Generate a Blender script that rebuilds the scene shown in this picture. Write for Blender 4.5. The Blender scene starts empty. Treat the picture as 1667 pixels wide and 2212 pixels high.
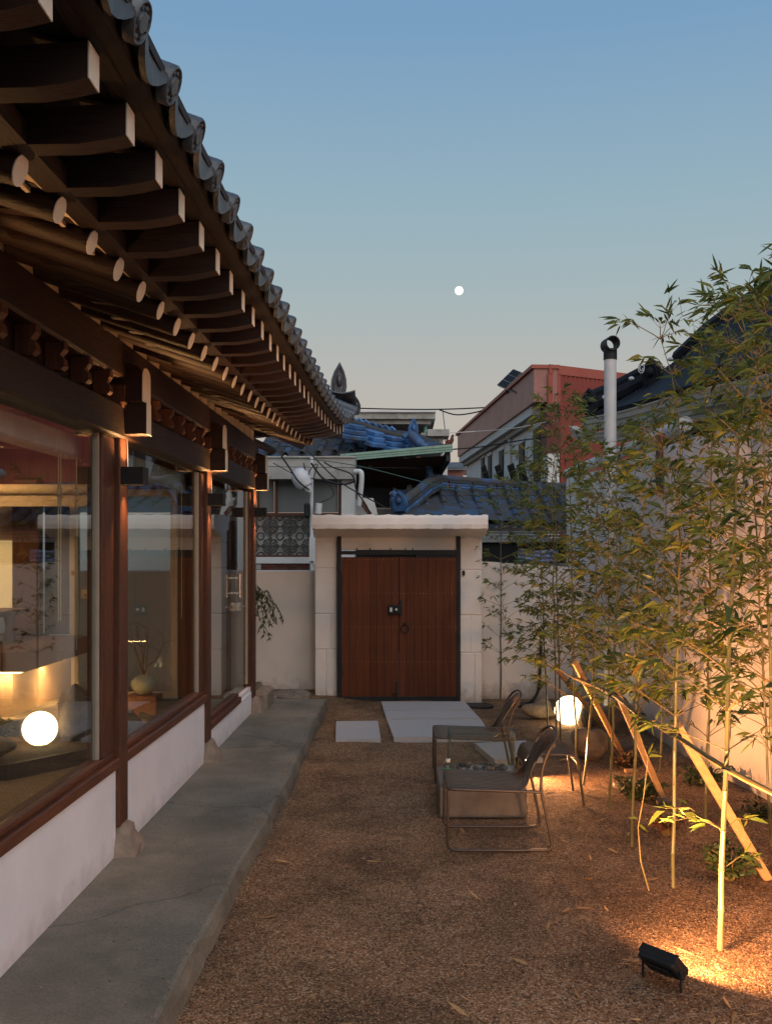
import bpy, math, random
import numpy as np
from mathutils import Vector, Matrix, Quaternion

PI = math.pi
R = random.Random(7)
SC = bpy.context.scene
COL = SC.collection

# ------------------------------------------------------------------ camera
F, CX, CY, H = 2212.0, 870.0, 1195.0, 1.6      # photo measured on a 1667 x 2212 grid
cam_d = bpy.data.cameras.new('camera')
cam = bpy.data.objects.new('camera', cam_d)
COL.objects.link(cam)
cam.location = (0, 0, H)
cam.rotation_euler = (PI / 2, 0, 0)
cam_d.sensor_width = 36
cam_d.lens = 36
cam_d.shift_x = -(CX - 833.5) / 2212
cam_d.shift_y = (CY - 1106) / 2212
cam_d.clip_start = 0.05
cam_d.clip_end = 3000
SC.camera = cam

# ------------------------------------------------------------------ world
world = bpy.data.worlds.new("World")
SC.world = world
world.use_nodes = True
wn, wl = world.node_tree.nodes, world.node_tree.links
wn.clear()
w_out = wn.new('ShaderNodeOutputWorld')
w_bg = wn.new('ShaderNodeBackground')
w_tc = wn.new('ShaderNodeTexCoord')
w_sep = wn.new('ShaderNodeSeparateXYZ')
w_ramp = wn.new('ShaderNodeValToRGB')
wl.new(w_tc.outputs['Generated'], w_sep.inputs[0])
wl.new(w_sep.outputs['Z'], w_ramp.inputs[0])


def srgb(r, g, b):
    f = lambda c: (c / 255 / 12.92) if c / 255 <= .04045 else ((c / 255 + .055) / 1.055) ** 2.4
    return (f(r), f(g), f(b), 1)


SKY = [(0.0, srgb(192, 170, 158)), (0.05, srgb(192, 174, 163)), (0.11, srgb(187, 178, 168)),
       (0.17, srgb(180, 179, 174)), (0.24, srgb(163, 178, 181)), (0.32, srgb(147, 174, 187)),
       (0.46, srgb(118, 156, 190)), (1.0, srgb(92, 132, 176))]
cr = w_ramp.color_ramp
while len(cr.elements) < len(SKY):
    cr.elements.new(0.5)
for e, (p, c) in zip(cr.elements, SKY):
    e.position = p
    e.color = c
# a touch of the physical sky over the measured dusk gradient
w_sky = wn.new('ShaderNodeTexSky')
w_sky.sky_type = 'NISHITA'
w_sky.sun_disc = False
w_sky.sun_elevation = math.radians(2)
w_sky.sun_rotation = math.radians(180)
w_sc = wn.new('ShaderNodeVectorMath')
w_sc.operation = 'SCALE'
w_sc.inputs['Scale'].default_value = 0.006
w_add = wn.new('ShaderNodeVectorMath')
w_add.operation = 'ADD'
wl.new(w_sky.outputs[0], w_sc.inputs[0])
wl.new(w_sc.outputs[0], w_add.inputs[0])
wl.new(w_ramp.outputs[0], w_add.inputs[1])
wl.new(w_add.outputs[0], w_bg.inputs[0])
w_bg.inputs[1].default_value = 1.02
wl.new(w_bg.outputs[0], w_out.inputs[0])

sun_d = bpy.data.lights.new('sun', 'SUN')
sun_d.energy = 1.9
sun_d.angle = math.radians(75)
sun_d.color = (1.0, .89, .80)
sun = bpy.data.objects.new('sun', sun_d)
sun.rotation_euler = (math.radians(54), 0, math.radians(26))
COL.objects.link(sun)

SC.view_settings.view_transform = 'Standard'
SC.view_settings.look = 'None'
SC.view_settings.exposure = 0
SC.view_settings.gamma = 1
SC.view_settings.use_curve_mapping = False
SC.render.engine = 'CYCLES'
SC.cycles.use_denoising = True
SC.cycles.max_bounces = 8
SC.cycles.transparent_max_bounces = 16
SC.cycles.sample_clamp_indirect = 4
SC.cycles.caustics_reflective = False
SC.cycles.caustics_refractive = False


def P(px, py, Y):
    return Vector(((px - CX) * Y / F, Y, H - (py - CY) * Y / F))


def G(px, py, z=0.0):
    Y = (H - z) * F / (py - CY)
    return Vector(((px - CX) * Y / F, Y, z))


# ------------------------------------------------------------------ mesh building
class MB:
    def __init__(s):
        s.v, s.f = [], []

    def add(s, vs, fs):
        o = len(s.v)
        s.v += [tuple(p) for p in vs]
        s.f += [tuple(i + o for i in q) for q in fs]
        return s

    def box(s, x0, y0, z0, x1, y1, z1, c=0.0, M=None):
        x0, x1 = min(x0, x1), max(x0, x1)
        y0, y1 = min(y0, y1), max(y0, y1)
        z0, z1 = min(z0, z1), max(z0, z1)
        if c <= 0:
            vs = [Vector((x, y, z)) for x in (x0, x1) for y in (y0, y1) for z in (z0, z1)]
            fs = [(0, 1, 3, 2), (4, 6, 7, 5), (0, 4, 5, 1), (2, 3, 7, 6), (0, 2, 6, 4), (1, 5, 7, 3)]
        else:
            c = min(c, (x1 - x0) * .45, (y1 - y0) * .45, (z1 - z0) * .45)
            vs, idx = [], {}
            L, Hh = (x0, y0, z0), (x1, y1, z1)
            for sx in (0, 1):
                for sy in (0, 1):
                    for sz in (0, 1):
                        sg = (sx, sy, sz)
                        for ax in range(3):
                            p = []
                            for k in range(3):
                                e = (L[k], Hh[k])[sg[k]]
                                if k != ax:
                                    e += c * (1, -1)[sg[k]]
                                p.append(e)
                            idx[(sg, ax)] = len(vs)
                            vs.append(Vector(p))
            fs = []
            for ax in range(3):
                u, w = [(1, 2), (0, 2), (0, 1)][ax]
                for sd in (0, 1):
                    q = []
                    for a, b in ((0, 0), (1, 0), (1, 1), (0, 1)):
                        g = [0, 0, 0]; g[ax] = sd; g[u] = a; g[w] = b
                        q.append(idx[(tuple(g), ax)])
                    fs.append(tuple(q))
            for ax in range(3):
                u, w = [(1, 2), (0, 2), (0, 1)][ax]
                for a in (0, 1):
                    for b in (0, 1):
                        g0 = [0, 0, 0]; g0[u] = a; g0[w] = b
                        g1 = list(g0); g1[ax] = 1
                        g0, g1 = tuple(g0), tuple(g1)
                        fs.append((idx[(g0, u)], idx[(g1, u)], idx[(g1, w)], idx[(g0, w)]))
            for sx in (0, 1):
                for sy in (0, 1):
                    for sz in (0, 1):
                        g = (sx, sy, sz)
                        fs.append((idx[(g, 0)], idx[(g, 1)], idx[(g, 2)]))
        if M is not None:
            vs = [M @ p for p in vs]
        return s.add(vs, fs)

    def beam(s, a, b, w, h, up=Vector((0, 0, 1)), c=0.0):
        a, b = Vector(a), Vector(b)
        d = b - a
        L = d.length
        y = d.normalized()
        x = y.cross(up).normalized()
        z = x.cross(y)
        M = Matrix((x, y, z)).transposed().to_4x4()
        M.translation = a
        return s.box(-w / 2, 0, -h / 2, w / 2, L, h / 2, c=c, M=M)

    def tube(s, pts, r, n=8, cap=True, closed=False):
        pts = [Vector(p) for p in pts]
        m = len(pts)
        rr = [r] * m if isinstance(r, (int, float)) else list(r)
        T = []
        for i in range(m):
            if closed:
                t = pts[(i + 1) % m] - pts[i - 1]
            else:
                t = pts[min(i + 1, m - 1)] - pts[max(i - 1, 0)]
            T.append(t.normalized() if t.length > 1e-9 else Vector((0, 0, 1)))
        ref = Vector((0, 0, 1)) if abs(T[0].z) < .9 else Vector((1, 0, 0))
        u = T[0].cross(ref).normalized()
        vs = []
        for i in range(m):
            if i:
                u = (T[i - 1].rotation_difference(T[i]) @ u).normalized()
            w = T[i].cross(u)
            for k in range(n):
                a = 2 * PI * k / n
                vs.append(pts[i] + (u * math.cos(a) + w * math.sin(a)) * rr[i])
        fs = []
        for i in range(m if closed else m - 1):
            j = (i + 1) % m
            for k in range(n):
                fs.append((i * n + k, i * n + (k + 1) % n, j * n + (k + 1) % n, j * n + k))
        if cap and not closed:
            fs.append(tuple(range(n))[::-1])
            fs.append(tuple((m - 1) * n + k for k in range(n)))
        return s.add(vs, fs)

    def lathe(s, prof, n=24, c=(0, 0, 0), M=None):
        vs, fs = [], []
        for r_, z in prof:
            for k in range(n):
                a = 2 * PI * k / n
                p = Vector((r_ * math.cos(a), r_ * math.sin(a), z))
                p = (M @ p) if M is not None else p
                vs.append(p + Vector(c))
        for i in range(len(prof) - 1):
            for k in range(n):
                fs.append((i * n + k, i * n + (k + 1) % n, (i + 1) * n + (k + 1) % n, (i + 1) * n + k))
        fs.append(tuple(range(n))[::-1])
        fs.append(tuple((len(prof) - 1) * n + k for k in range(n)))
        return s.add(vs, fs)

    def prism(s, poly, off):
        """poly: list of 3D points (planar), extruded by vector off"""
        n = len(poly)
        off = Vector(off)
        vs = [Vector(p) for p in poly] + [Vector(p) + off for p in poly]
        fs = [tuple(range(n))[::-1], tuple(range(n, 2 * n))]
        for k in range(n):
            fs.append((k, (k + 1) % n, n + (k + 1) % n, n + k))
        return s.add(vs, fs)

    def grid(s, fn, nu, nv):
        vs = [fn(i / nu, j / nv) for i in range(nu + 1) for j in range(nv + 1)]
        fs = []
        for i in range(nu):
            for j in range(nv):
                a = i * (nv + 1) + j
                fs.append((a, a + nv + 1, a + nv + 2, a + 1))
        return s.add(vs, fs)

    def sphere(s, c, r, n=16, m=10, fn=None):
        c = Vector(c)
        vs, fs = [], []
        rv = r if isinstance(r, (tuple, list)) else (r, r, r)
        for i in range(m + 1):
            th = PI * i / m
            for k in range(n):
                a = 2 * PI * k / n
                d = Vector((math.sin(th) * math.cos(a), math.sin(th) * math.sin(a), math.cos(th)))
                q = fn(d) if fn else 1
                vs.append(c + Vector((d.x * rv[0] * q, d.y * rv[1] * q, d.z * rv[2] * q)))
        for i in range(m):
            for k in range(n):
                fs.append((i * n + k, (i + 1) * n + k, (i + 1) * n + (k + 1) % n, i * n + (k + 1) % n))
        return s.add(vs, fs)

    def mesh(s, name, mat, smooth=False, origin=(0, 0, 0)):
        me = bpy.data.meshes.new(name)
        o = Vector(origin)
        me.from_pydata([(p[0] - o.x, p[1] - o.y, p[2] - o.z) for p in s.v], [], s.f)
        me.materials.append(mat)
        import bmesh
        bm = bmesh.new()
        bm.from_mesh(me)
        bmesh.ops.remove_doubles(bm, verts=bm.verts, dist=1e-6)
        bmesh.ops.recalc_face_normals(bm, faces=bm.faces)
        bm.to_mesh(me)
        bm.free()
        if smooth:
            me.shade_smooth()
            try:
                me.set_sharp_from_angle(angle=math.radians(40))
            except Exception:
                pass
        return me

    def build(s, name, mat, parent=None, smooth=False, local=False, kind=None, label=None, cat=None, group=None, base=None):
        xs = np.array(s.v)
        lo, hi = xs.min(0), xs.max(0)
        c = Vector(((lo[0] + hi[0]) / 2, (lo[1] + hi[1]) / 2, lo[2] if parent is None else (lo[2] + hi[2]) / 2))
        me = s.mesh(name, mat, smooth, c)
        o = bpy.data.objects.new(name, me)
        COL.objects.link(o)
        if parent is not None:
            o.parent = parent
            o.location = c if local else c - wloc(parent)
        else:
            o.location = c
        tag(o, label, cat, group, kind)
        return o


def wloc(o):
    p = Vector(o.location)
    while o.parent:
        o = o.parent
        p += Vector(o.location)
    return p


def tag(o, label=None, cat=None, group=None, kind=None):
    if label: o['label'] = label
    if cat: o['category'] = cat
    if group: o['group'] = group
    if kind: o['kind'] = kind
    return o


def thing(name, loc, label, cat, group=None, rz=0):
    o = bpy.data.objects.new(name, None)
    o.empty_display_size = .1
    COL.objects.link(o)
    o.location = loc
    o.rotation_euler = (0, 0, rz)
    return tag(o, label, cat, group)


def inst(me, parent, M, name=None):
    """shared mesh placed by a world matrix under an unrotated parent"""
    o = bpy.data.objects.new(name or me.name, me)
    COL.objects.link(o)
    o.parent = parent
    M = M.copy()
    M.translation = M.translation - wloc(parent)
    o.matrix_local = M
    return o


def kids(o):
    return [c for c in bpy.data.objects if c.parent == o]


def copy_tree(o, parent=None):
    ch = kids(o)
    c = o.copy()
    COL.objects.link(c)
    c.parent = parent
    for k in ch:
        copy_tree(k, c)
    return c


# ------------------------------------------------------------------ materials
def nodes_of(name):
    m = bpy.data.materials.new(name)
    m.use_nodes = True
    nt = m.node_tree
    return m, nt.nodes, nt.links, nt.nodes['Principled BSDF']


def mat(name, c1, c2=None, scale=6, rough=.7, bump=.15, bscale=None, stretch=(1, 1, 1), metal=0.0, spec=.4,
        coord='Object', var=.0, island=False, c3=None, c3scale=1.5, c3lo=.55, c3hi=.75, detail=6, bdist=.01, rvar=0):
    m, N, L, b = nodes_of(name)
    b.inputs['Roughness'].default_value = rough
    b.inputs['Metallic'].default_value = metal
    b.inputs['Specular IOR Level'].default_value = spec
    c2 = c2 or tuple(x * .7 for x in c1)
    tc = N.new('ShaderNodeTexCoord')
    geo = N.new('ShaderNodeNewGeometry')
    oi = N.new('ShaderNodeObjectInfo')
    src = geo.outputs['Position'] if coord == 'World' else tc.outputs['Object']
    mp = N.new('ShaderNodeMapping')
    mp.inputs['Scale'].default_value = stretch
    if coord != 'World':
        ad = N.new('ShaderNodeVectorMath'); ad.operation = 'ADD'
        ml = N.new('ShaderNodeMath'); ml.operation = 'MULTIPLY'; ml.inputs[1].default_value = 17.3
        L.new(oi.outputs['Random'], ml.inputs[0])
        L.new(src, ad.inputs[0]); L.new(ml.outputs[0], ad.inputs[1])
        L.new(ad.outputs[0], mp.inputs[0])
    else:
        L.new(src, mp.inputs[0])
    nz = N.new('ShaderNodeTexNoise')
    nz.inputs['Scale'].default_value = scale
    nz.inputs['Detail'].default_value = detail
    nz.inputs['Roughness'].default_value = .62
    L.new(mp.outputs[0], nz.inputs['Vector'])
    rp = N.new('ShaderNodeMapRange')
    rp.inputs[1].default_value = .3; rp.inputs[2].default_value = .7
    L.new(nz.outputs[0], rp.inputs[0])
    mx = N.new('ShaderNodeMix'); mx.data_type = 'RGBA'
    mx.inputs[6].default_value = (*c1, 1); mx.inputs[7].default_value = (*c2, 1)
    L.new(rp.outputs[0], mx.inputs[0])
    out = mx.outputs[2]
    if c3:
        n3 = N.new('ShaderNodeTexNoise')
        n3.inputs['Scale'].default_value = c3scale
        n3.inputs['Detail'].default_value = 8
        n3.inputs['Roughness'].default_value = .7
        L.new(mp.outputs[0], n3.inputs['Vector'])
        r3 = N.new('ShaderNodeMapRange')
        r3.inputs[1].default_value = c3lo; r3.inputs[2].default_value = c3hi
        L.new(n3.outputs[0], r3.inputs[0])
        m3 = N.new('ShaderNodeMix'); m3.data_type = 'RGBA'
        m3.inputs[7].default_value = (*c3, 1)
        L.new(r3.outputs[0], m3.inputs[0]); L.new(out, m3.inputs[6])
        out = m3.outputs[2]
    if var > 0:
        hs = N.new('ShaderNodeHueSaturation')
        mr = N.new('ShaderNodeMapRange')
        mr.inputs[3].default_value = 1 - var; mr.inputs[4].default_value = 1 + var
        L.new(geo.outputs['Random Per Island'] if island else oi.outputs['Random'], mr.inputs[0])
        L.new(mr.outputs[0], hs.inputs['Value'])
        L.new(out, hs.inputs['Color'])
        out = hs.outputs[0]
    L.new(out, b.inputs['Base Color'])
    if bump > 0:
        nb = N.new('ShaderNodeTexNoise')
        nb.inputs['Scale'].default_value = bscale or scale * 4
        nb.inputs['Detail'].default_value = 8
        nb.inputs['Roughness'].default_value = .65
        L.new(mp.outputs[0], nb.inputs['Vector'])
        bp = N.new('ShaderNodeBump')
        bp.inputs['Strength'].default_value = bump
        bp.inputs['Distance'].default_value = bdist
        L.new(nb.outputs[0], bp.inputs['Height'])
        L.new(bp.outputs[0], b.inputs['Normal'])
        if rvar:
            rr = N.new('ShaderNodeMapRange')
            rr.inputs[3].default_value = rough - rvar; rr.inputs[4].default_value = rough + rvar
            L.new(nb.outputs[0], rr.inputs[0]); L.new(rr.outputs[0], b.inputs['Roughness'])
    return m


def emit(name, col, strength):
    m, N, L, b = nodes_of(name)
    b.inputs['Base Color'].default_value = (*col, 1)
    b.inputs['Emission Color'].default_value = (*col, 1)
    b.inputs['Emission Strength'].default_value = strength
    return m


def glass_mat(name, tint=(.93, .97, .95), ior=1.5, boost=1.0):
    m, N, L, b = nodes_of(name)
    N.remove(b)
    o = N['Material Output']
    tr = N.new('ShaderNodeBsdfTransparent'); tr.inputs[0].default_value = (*tint, 1)
    gl = N.new('ShaderNodeBsdfGlossy'); gl.inputs['Roughness'].default_value = .005
    fr = N.new('ShaderNodeFresnel')
    gg_ = N.new('ShaderNodeNewGeometry')
    mi = N.new('ShaderNodeMapRange')      # same reflectance seen from either side of the sheet
    mi.inputs[3].default_value = ior; mi.inputs[4].default_value = 1 / ior
    L.new(gg_.outputs['Backfacing'], mi.inputs[0]); L.new(mi.outputs[0], fr.inputs['IOR'])
    ml = N.new('ShaderNodeMath'); ml.operation = 'MULTIPLY'; ml.use_clamp = True
    ml.inputs[1].default_value = boost
    L.new(fr.outputs[0], ml.inputs[0])
    mx = N.new('ShaderNodeMixShader')
    L.new(ml.outputs[0], mx.inputs[0]); L.new(tr.outputs[0], mx.inputs[1]); L.new(gl.outputs[0], mx.inputs[2])
    L.new(mx.outputs[0], o.inputs[0])
    return m


def gravel_mat(name, cols, scale=150, dark=.45, bump=1.0):
    m, N, L, b = nodes_of(name)
    b.inputs['Roughness'].default_value = .9
    b.inputs['Specular IOR Level'].default_value = .25
    geo = N.new('ShaderNodeNewGeometry')
    vo = N.new('ShaderNodeTexVoronoi'); vo.inputs['Scale'].default_value = scale
    L.new(geo.outputs['Position'], vo.inputs['Vector'])
    rp = N.new('ShaderNodeValToRGB')
    sp = N.new('ShaderNodeSeparateColor')
    L.new(vo.outputs['Color'], sp.inputs[0]); L.new(sp.outputs[0], rp.inputs[0])
    rp.color_ramp.interpolation = 'CONSTANT'
    el = rp.color_ramp.elements
    while len(el) < len(cols): el.new(.5)
    for i, c in enumerate(cols):
        el[i].position = i / len(cols); el[i].color = (*c, 1)
    nz = N.new('ShaderNodeTexNoise'); nz.inputs['Scale'].default_value = 1.6
    nz.inputs['Detail'].default_value = 10; nz.inputs['Roughness'].default_value = .72
    L.new(geo.outputs['Position'], nz.inputs['Vector'])
    mr = N.new('ShaderNodeMapRange')
    mr.inputs[1].default_value = .36; mr.inputs[2].default_value = .58
    mr.inputs[3].default_value = dark; mr.inputs[4].default_value = 1.0
    L.new(nz.outputs[0], mr.inputs[0])
    mx = N.new('ShaderNodeMix'); mx.data_type = 'RGBA'; mx.blend_type = 'MULTIPLY'; mx.inputs[0].default_value = 1
    L.new(rp.outputs[0], mx.inputs[6]); L.new(mr.outputs[0], mx.inputs[7])
    L.new(mx.outputs[2], b.inputs['Base Color'])
    bp = N.new('ShaderNodeBump'); bp.inputs['Strength'].default_value = bump; bp.inputs['Distance'].default_value = .006
    bp.invert = True
    L.new(vo.outputs['Distance'], bp.inputs['Height'])
    n2 = N.new('ShaderNodeTexNoise'); n2.inputs['Scale'].default_value = 14; n2.inputs['Detail'].default_value = 8
    L.new(geo.outputs['Position'], n2.inputs['Vector'])
    b2 = N.new('ShaderNodeBump'); b2.inputs['Strength'].default_value = .55; b2.inputs['Distance'].default_value = .03
    L.new(n2.outputs[0], b2.inputs['Height']); L.new(bp.outputs[0], b2.inputs['Normal'])
    L.new(b2.outputs[0], b.inputs['Normal'])
    return m


def leaf_mat(name, island):
    m, N, L, b = nodes_of(name)
    geo = N.new('ShaderNodeNewGeometry'); oi = N.new('ShaderNodeObjectInfo')
    rp = N.new('ShaderNodeValToRGB')
    L.new(geo.outputs['Random Per Island'] if island else oi.outputs['Random'], rp.inputs[0])
    stops = [(0, (.040, .070, .016)), (.25, (.075, .115, .022)), (.55, (.12, .155, .026)), (.88, (.17, .20, .03)),
             (.96, (.24, .22, .035)), (.985, (.30, .19, .04)), (1, (.26, .14, .05))]
    el = rp.color_ramp.elements
    while len(el) < len(stops): el.new(.5)
    for e, (p, c) in zip(el, stops):
        e.position = p; e.color = (*c, 1)
    L.new(rp.outputs[0], b.inputs['Base Color'])
    b.inputs['Roughness'].default_value = .5
    b.inputs['Specular IOR Level'].default_value = .35
    tl = N.new('ShaderNodeBsdfTranslucent')
    L.new(rp.outputs[0], tl.inputs[0])
    mx = N.new('ShaderNodeMixShader'); mx.inputs[0].default_value = .35
    L.new(b.outputs[0], mx.inputs[1]); L.new(tl.outputs[0], mx.inputs[2])
    L.new(mx.outputs[0], N['Material Output'].inputs[0])
    return m


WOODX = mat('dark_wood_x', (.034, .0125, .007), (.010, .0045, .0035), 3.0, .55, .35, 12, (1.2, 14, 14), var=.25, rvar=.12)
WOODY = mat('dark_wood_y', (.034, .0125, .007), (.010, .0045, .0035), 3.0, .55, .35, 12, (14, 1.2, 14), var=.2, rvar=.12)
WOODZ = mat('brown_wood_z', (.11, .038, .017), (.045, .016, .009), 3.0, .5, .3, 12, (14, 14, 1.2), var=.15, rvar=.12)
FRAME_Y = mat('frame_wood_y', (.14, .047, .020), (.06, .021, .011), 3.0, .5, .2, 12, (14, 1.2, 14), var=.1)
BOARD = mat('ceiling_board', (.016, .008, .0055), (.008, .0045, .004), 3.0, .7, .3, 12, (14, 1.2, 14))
CREAM = mat('cream_end_paint', (.86, .79, .69), (.78, .70, .60), 9, .75, .12)
PLASTER_CREAM = mat('cream_plaster', (.70, .58, .44), (.60, .47, .34), 8, .85, .2)
WHITE = mat('white_plaster', (.84, .83, .87), (.76, .75, .79), 3, .9, .35, 60, coord='World', bdist=.004,
            c3=(.55, .51, .48), c3scale=1.3, c3lo=.62, c3hi=.9)
WALLP = mat('white_wall_render', (.80, .75, .71), (.72, .67, .62), 2.2, .9, .4, 45, coord='World', bdist=.005,
            c3=(.50, .44, .38), c3scale=2.2, c3lo=.60, c3hi=.9)
BLOCKP = mat('painted_block', (.80, .76, .72), (.72, .68, .64), 5, .9, .6, 70, coord='World', bdist=.006,
             c3=(.52, .47, .42), c3scale=3, c3lo=.62, c3hi=.85)
GATEW = mat('gate_plank_wood', (.128, .037, .0145), (.078, .024, .011), 2.5, .6, .2, 14, (16, 16, .9), var=.16, spec=.2)
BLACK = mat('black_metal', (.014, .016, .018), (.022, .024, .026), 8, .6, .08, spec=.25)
CONC = mat('walkway_concrete', (.185, .185, .155), (.095, .098, .085), 1.7, .55, .25, 30, coord='World', bdist=.004,
           c3=(.25, .235, .195), c3scale=2.6, c3lo=.45, c3hi=.75, rvar=.12)
CONCB = mat('block_concrete', (.20, .175, .145), (.11, .095, .08), 6, .8, .3, 50, coord='World', bdist=.004)
SLAB = mat('stone_slab', (.46, .46, .47), (.36, .36, .37), 60, .75, .3, 150, coord='World', bdist=.002)
STONE = mat('footing_stone', (.30, .25, .20), (.17, .14, .12), 14, .9, .8, 40, bdist=.01)
ROCK = mat('garden_rock', (.33, .25, .17), (.11, .085, .065), 7, .9, 1.0, 18, bdist=.03)
TILE = mat('grey_roof_tile', (.062, .072, .086), (.028, .033, .042), 22, .42, .5, 60, spec=.6, bdist=.006,
           c3=(.15, .155, .15), c3scale=9, c3lo=.55, c3hi=.8, var=.2)
BLUET = mat('blue_roof_tile', (.055, .16, .36), (.035, .09, .20), 7, .55, .5, 40, var=.25,
            c3=(.06, .052, .045), c3scale=5, c3lo=.50, c3hi=.68)
BLUED = mat('weathered_roof_tile', (.055, .05, .045), (.035, .035, .035), 7, .8, .6, 40, var=.25,
            c3=(.035, .08, .17), c3scale=3.5, c3lo=.50, c3hi=.65)
BLACKT = mat('black_roof_tile', (.016, .020, .027), (.010, .012, .017), 9, .75, .5, 50, var=.2, spec=.2)
DIRTYW = mat('dirty_white_concrete', (.42, .40, .37), (.28, .27, .25), 4, .9, .4, 30, coord='World',
             c3=(.12, .115, .10), c3scale=3.5, c3lo=.55, c3hi=.72)
PALEW = mat('pale_render', (.68, .68, .66), (.56, .56, .55), 2, .9, .3, 30, coord='World')
FROST = mat('frosted_glass', (.16, .18, .175), (.12, .135, .13), 2, .35, .05, spec=.5)
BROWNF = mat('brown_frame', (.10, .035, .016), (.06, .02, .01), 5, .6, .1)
GRILLE = mat('grille_block', (.09, .09, .08), (.05, .05, .045), 20, .9, .4)
BRICK = mat('dark_brick', (.13, .045, .03), (.07, .03, .024), 12, .9, .5, var=.3)
REDC = mat('red_corrugated', (.27, .045, .030), (.20, .034, .024), 1.2, .6, .08, coord='World')
REDF = mat('red_flashing', (.36, .085, .055), (.28, .06, .04), 1.5, .55, .05, coord='World')
PINKP = mat('faded_red_banner', (.36, .155, .125), (.26, .105, .085), 1.8, .5, .5, 3, coord='World', bdist=.06)
PIPEW = mat('white_pipe', (.62, .62, .61), (.54, .54, .53), 5, .5, .06, (None or 20))
CREAMG = mat('cream_gutter', (.46, .40, .33), (.36, .31, .26), 5, .7, .15)
GREEN = mat('pale_green_paint', (.30, .44, .34), (.22, .34, .27), 6, .7, .3, c3=(.19, .06, .025), c3scale=5, c3lo=.60, c3hi=.68)
TURQ = mat('turquoise_paint', (.22, .46, .40), None, 6, .6, .1)
RUSTY = mat('rusty_red_metal', (.14, .03, .018), (.07, .02, .014), 20, .7, .3)
PIERS = mat('pier_stone', (.40, .35, .28), (.24, .21, .17), 8, .9, .6, var=.25)
SOLAR = mat('solar_cells', (.012, .013, .018), (.018, .019, .024), 3, .8, .0, spec=.1)
CABLE = mat('black_cable', (.015, .015, .016), None, 5, .6, .0)
CABLEG = mat('green_cable', (.06, .13, .10), None, 5, .6, .0)
STEEL = mat('chair_steel', (.085, .066, .052), (.055, .043, .035), 14, .45, .1, metal=.3, spec=.5)
BRASS = mat('steel_fitting', (.6, .56, .5), None, 5, .3, .0, metal=.9)
BAMB = mat('bamboo_culm', (.13, .125, .060), (.085, .09, .04), 6, .42, .1, 20, (4, 4, 1), spec=.5, c3=(.22, .18, .06), c3scale=3)
BAMBP = mat('bamboo_pole', (.26, .20, .085), (.16, .13, .055), 8, .45, .15, 20)
TWIG = mat('twig', (.20, .14, .055), (.13, .10, .04), 6, .7, .1)
PROP = mat('prop_lumber', (.56, .34, .16), (.44, .25, .11), 4, .7, .3, 20, (2, 2, 10))
LEAFI = leaf_mat('bamboo_leaves_joined', True)
LEAFO = leaf_mat('bamboo_leaf_single', False)
DRYLEAF = mat('dry_leaf', (.46, .27, .12), (.30, .17, .07), 12, .8, .2, var=.45)
SOIL = mat('dark_soil', (.075, .05, .035), (.045, .03, .022), 20, .95, 1.0, 60, coord='World', bdist=.02)
SHRUBG = mat('shrub_leaf', (.045, .075, .02), (.025, .045, .014), 8, .6, .0, var=.5, island=True)
SHRUBR = mat('red_shrub_leaf', (.13, .035, .018), (.05, .05, .016), 8, .6, .0, var=.5, island=True)
CREAMF = mat('cream_door_frame', (.62, .52, .38), (.56, .46, .33), 5, .5, .03)
INTW = mat('interior_wood', (.17, .075, .035), (.09, .038, .02), 3, .5, .15, 12, (8, 8, 2))
INTF = mat('platform_wood', (.20, .10, .055), (.13, .065, .035), 3, .45, .1, 12, (10, 1, 10))
INTWALL = mat('interior_plaster', (.36, .27, .18), (.30, .22, .15), 3, .9, .1)
BLIND = mat('roller_blind', (.58, .46, .28), (.50, .39, .23), 60, .9, .1)
PALEBLIND = mat('blind_cassette', (.50, .52, .50), None, 5, .5, .0)
CERAMIC = mat('celadon_ceramic', (.42, .45, .38), (.34, .37, .31), 8, .2, .05, spec=.6)
PEBBLE = mat('dark_pebble', (.10, .09, .08), (.05, .045, .04), 9, .5, .2, var=.5)
GREENLABEL = mat('green_label', (.16, .36, .06), (.10, .28, .04), 30, .5, .0)
PLASTIC = mat('white_plastic', (.70, .70, .72), None, 5, .4, .0)
BLUESHEET = mat('bluish_sheet', (.32, .38, .62), (.22, .27, .46), 5, .6, .4, 8, bdist=.05)
HILLM = mat('wooded_hill', (.12, .075, .05), (.07, .055, .035), .3, 1, .0, coord='World')
GLASS = glass_mat('window_glass', boost=1.25)
GLASSC = glass_mat('clear_glass', (.965, .985, .97), boost=1.0)
GLASSE = mat('glass_edge', (.02, .07, .05), (.015, .05, .04), 5, .4, .0, spec=.3)
BOTTLE = glass_mat('bottle_plastic', (.82, .90, .86), ior=1.35)
GLOBE = emit('globe_glow', (1.0, .74, .40), 6.5)
LED = emit('led_strip_glow', (1.0, .66, .30), 9)
LENS = emit('flood_lens_glow', (1.0, .72, .36), 14)
LENSW = emit('sconce_lens_glow', (1.0, .55, .2), 5)
MOONM = emit('moon_glow', (1.0, .96, .90), .98)
BACKLIT = emit('backlit_paper', (1.0, .70, .32), .55)
GRAVEL = gravel_mat('courtyard_gravel', [(.25, .138, .070), (.30, .177, .096), (.175, .094, .047), (.335, .218, .13), (.21, .114, .058),
                                         (.27, .153, .082), (.085, .047, .027), (.46, .345, .235)], 130, .42)
GRAVELI = gravel_mat('indoor_gravel', [(.34, .25, .15), (.42, .32, .2), (.28, .2, .12), (.38, .28, .17)], 120, .8)
STONEG = mat('gravel_stone', (.29, .172, .095), (.225, .13, .07), 40, .85, .0, var=.85, island=True)


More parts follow.
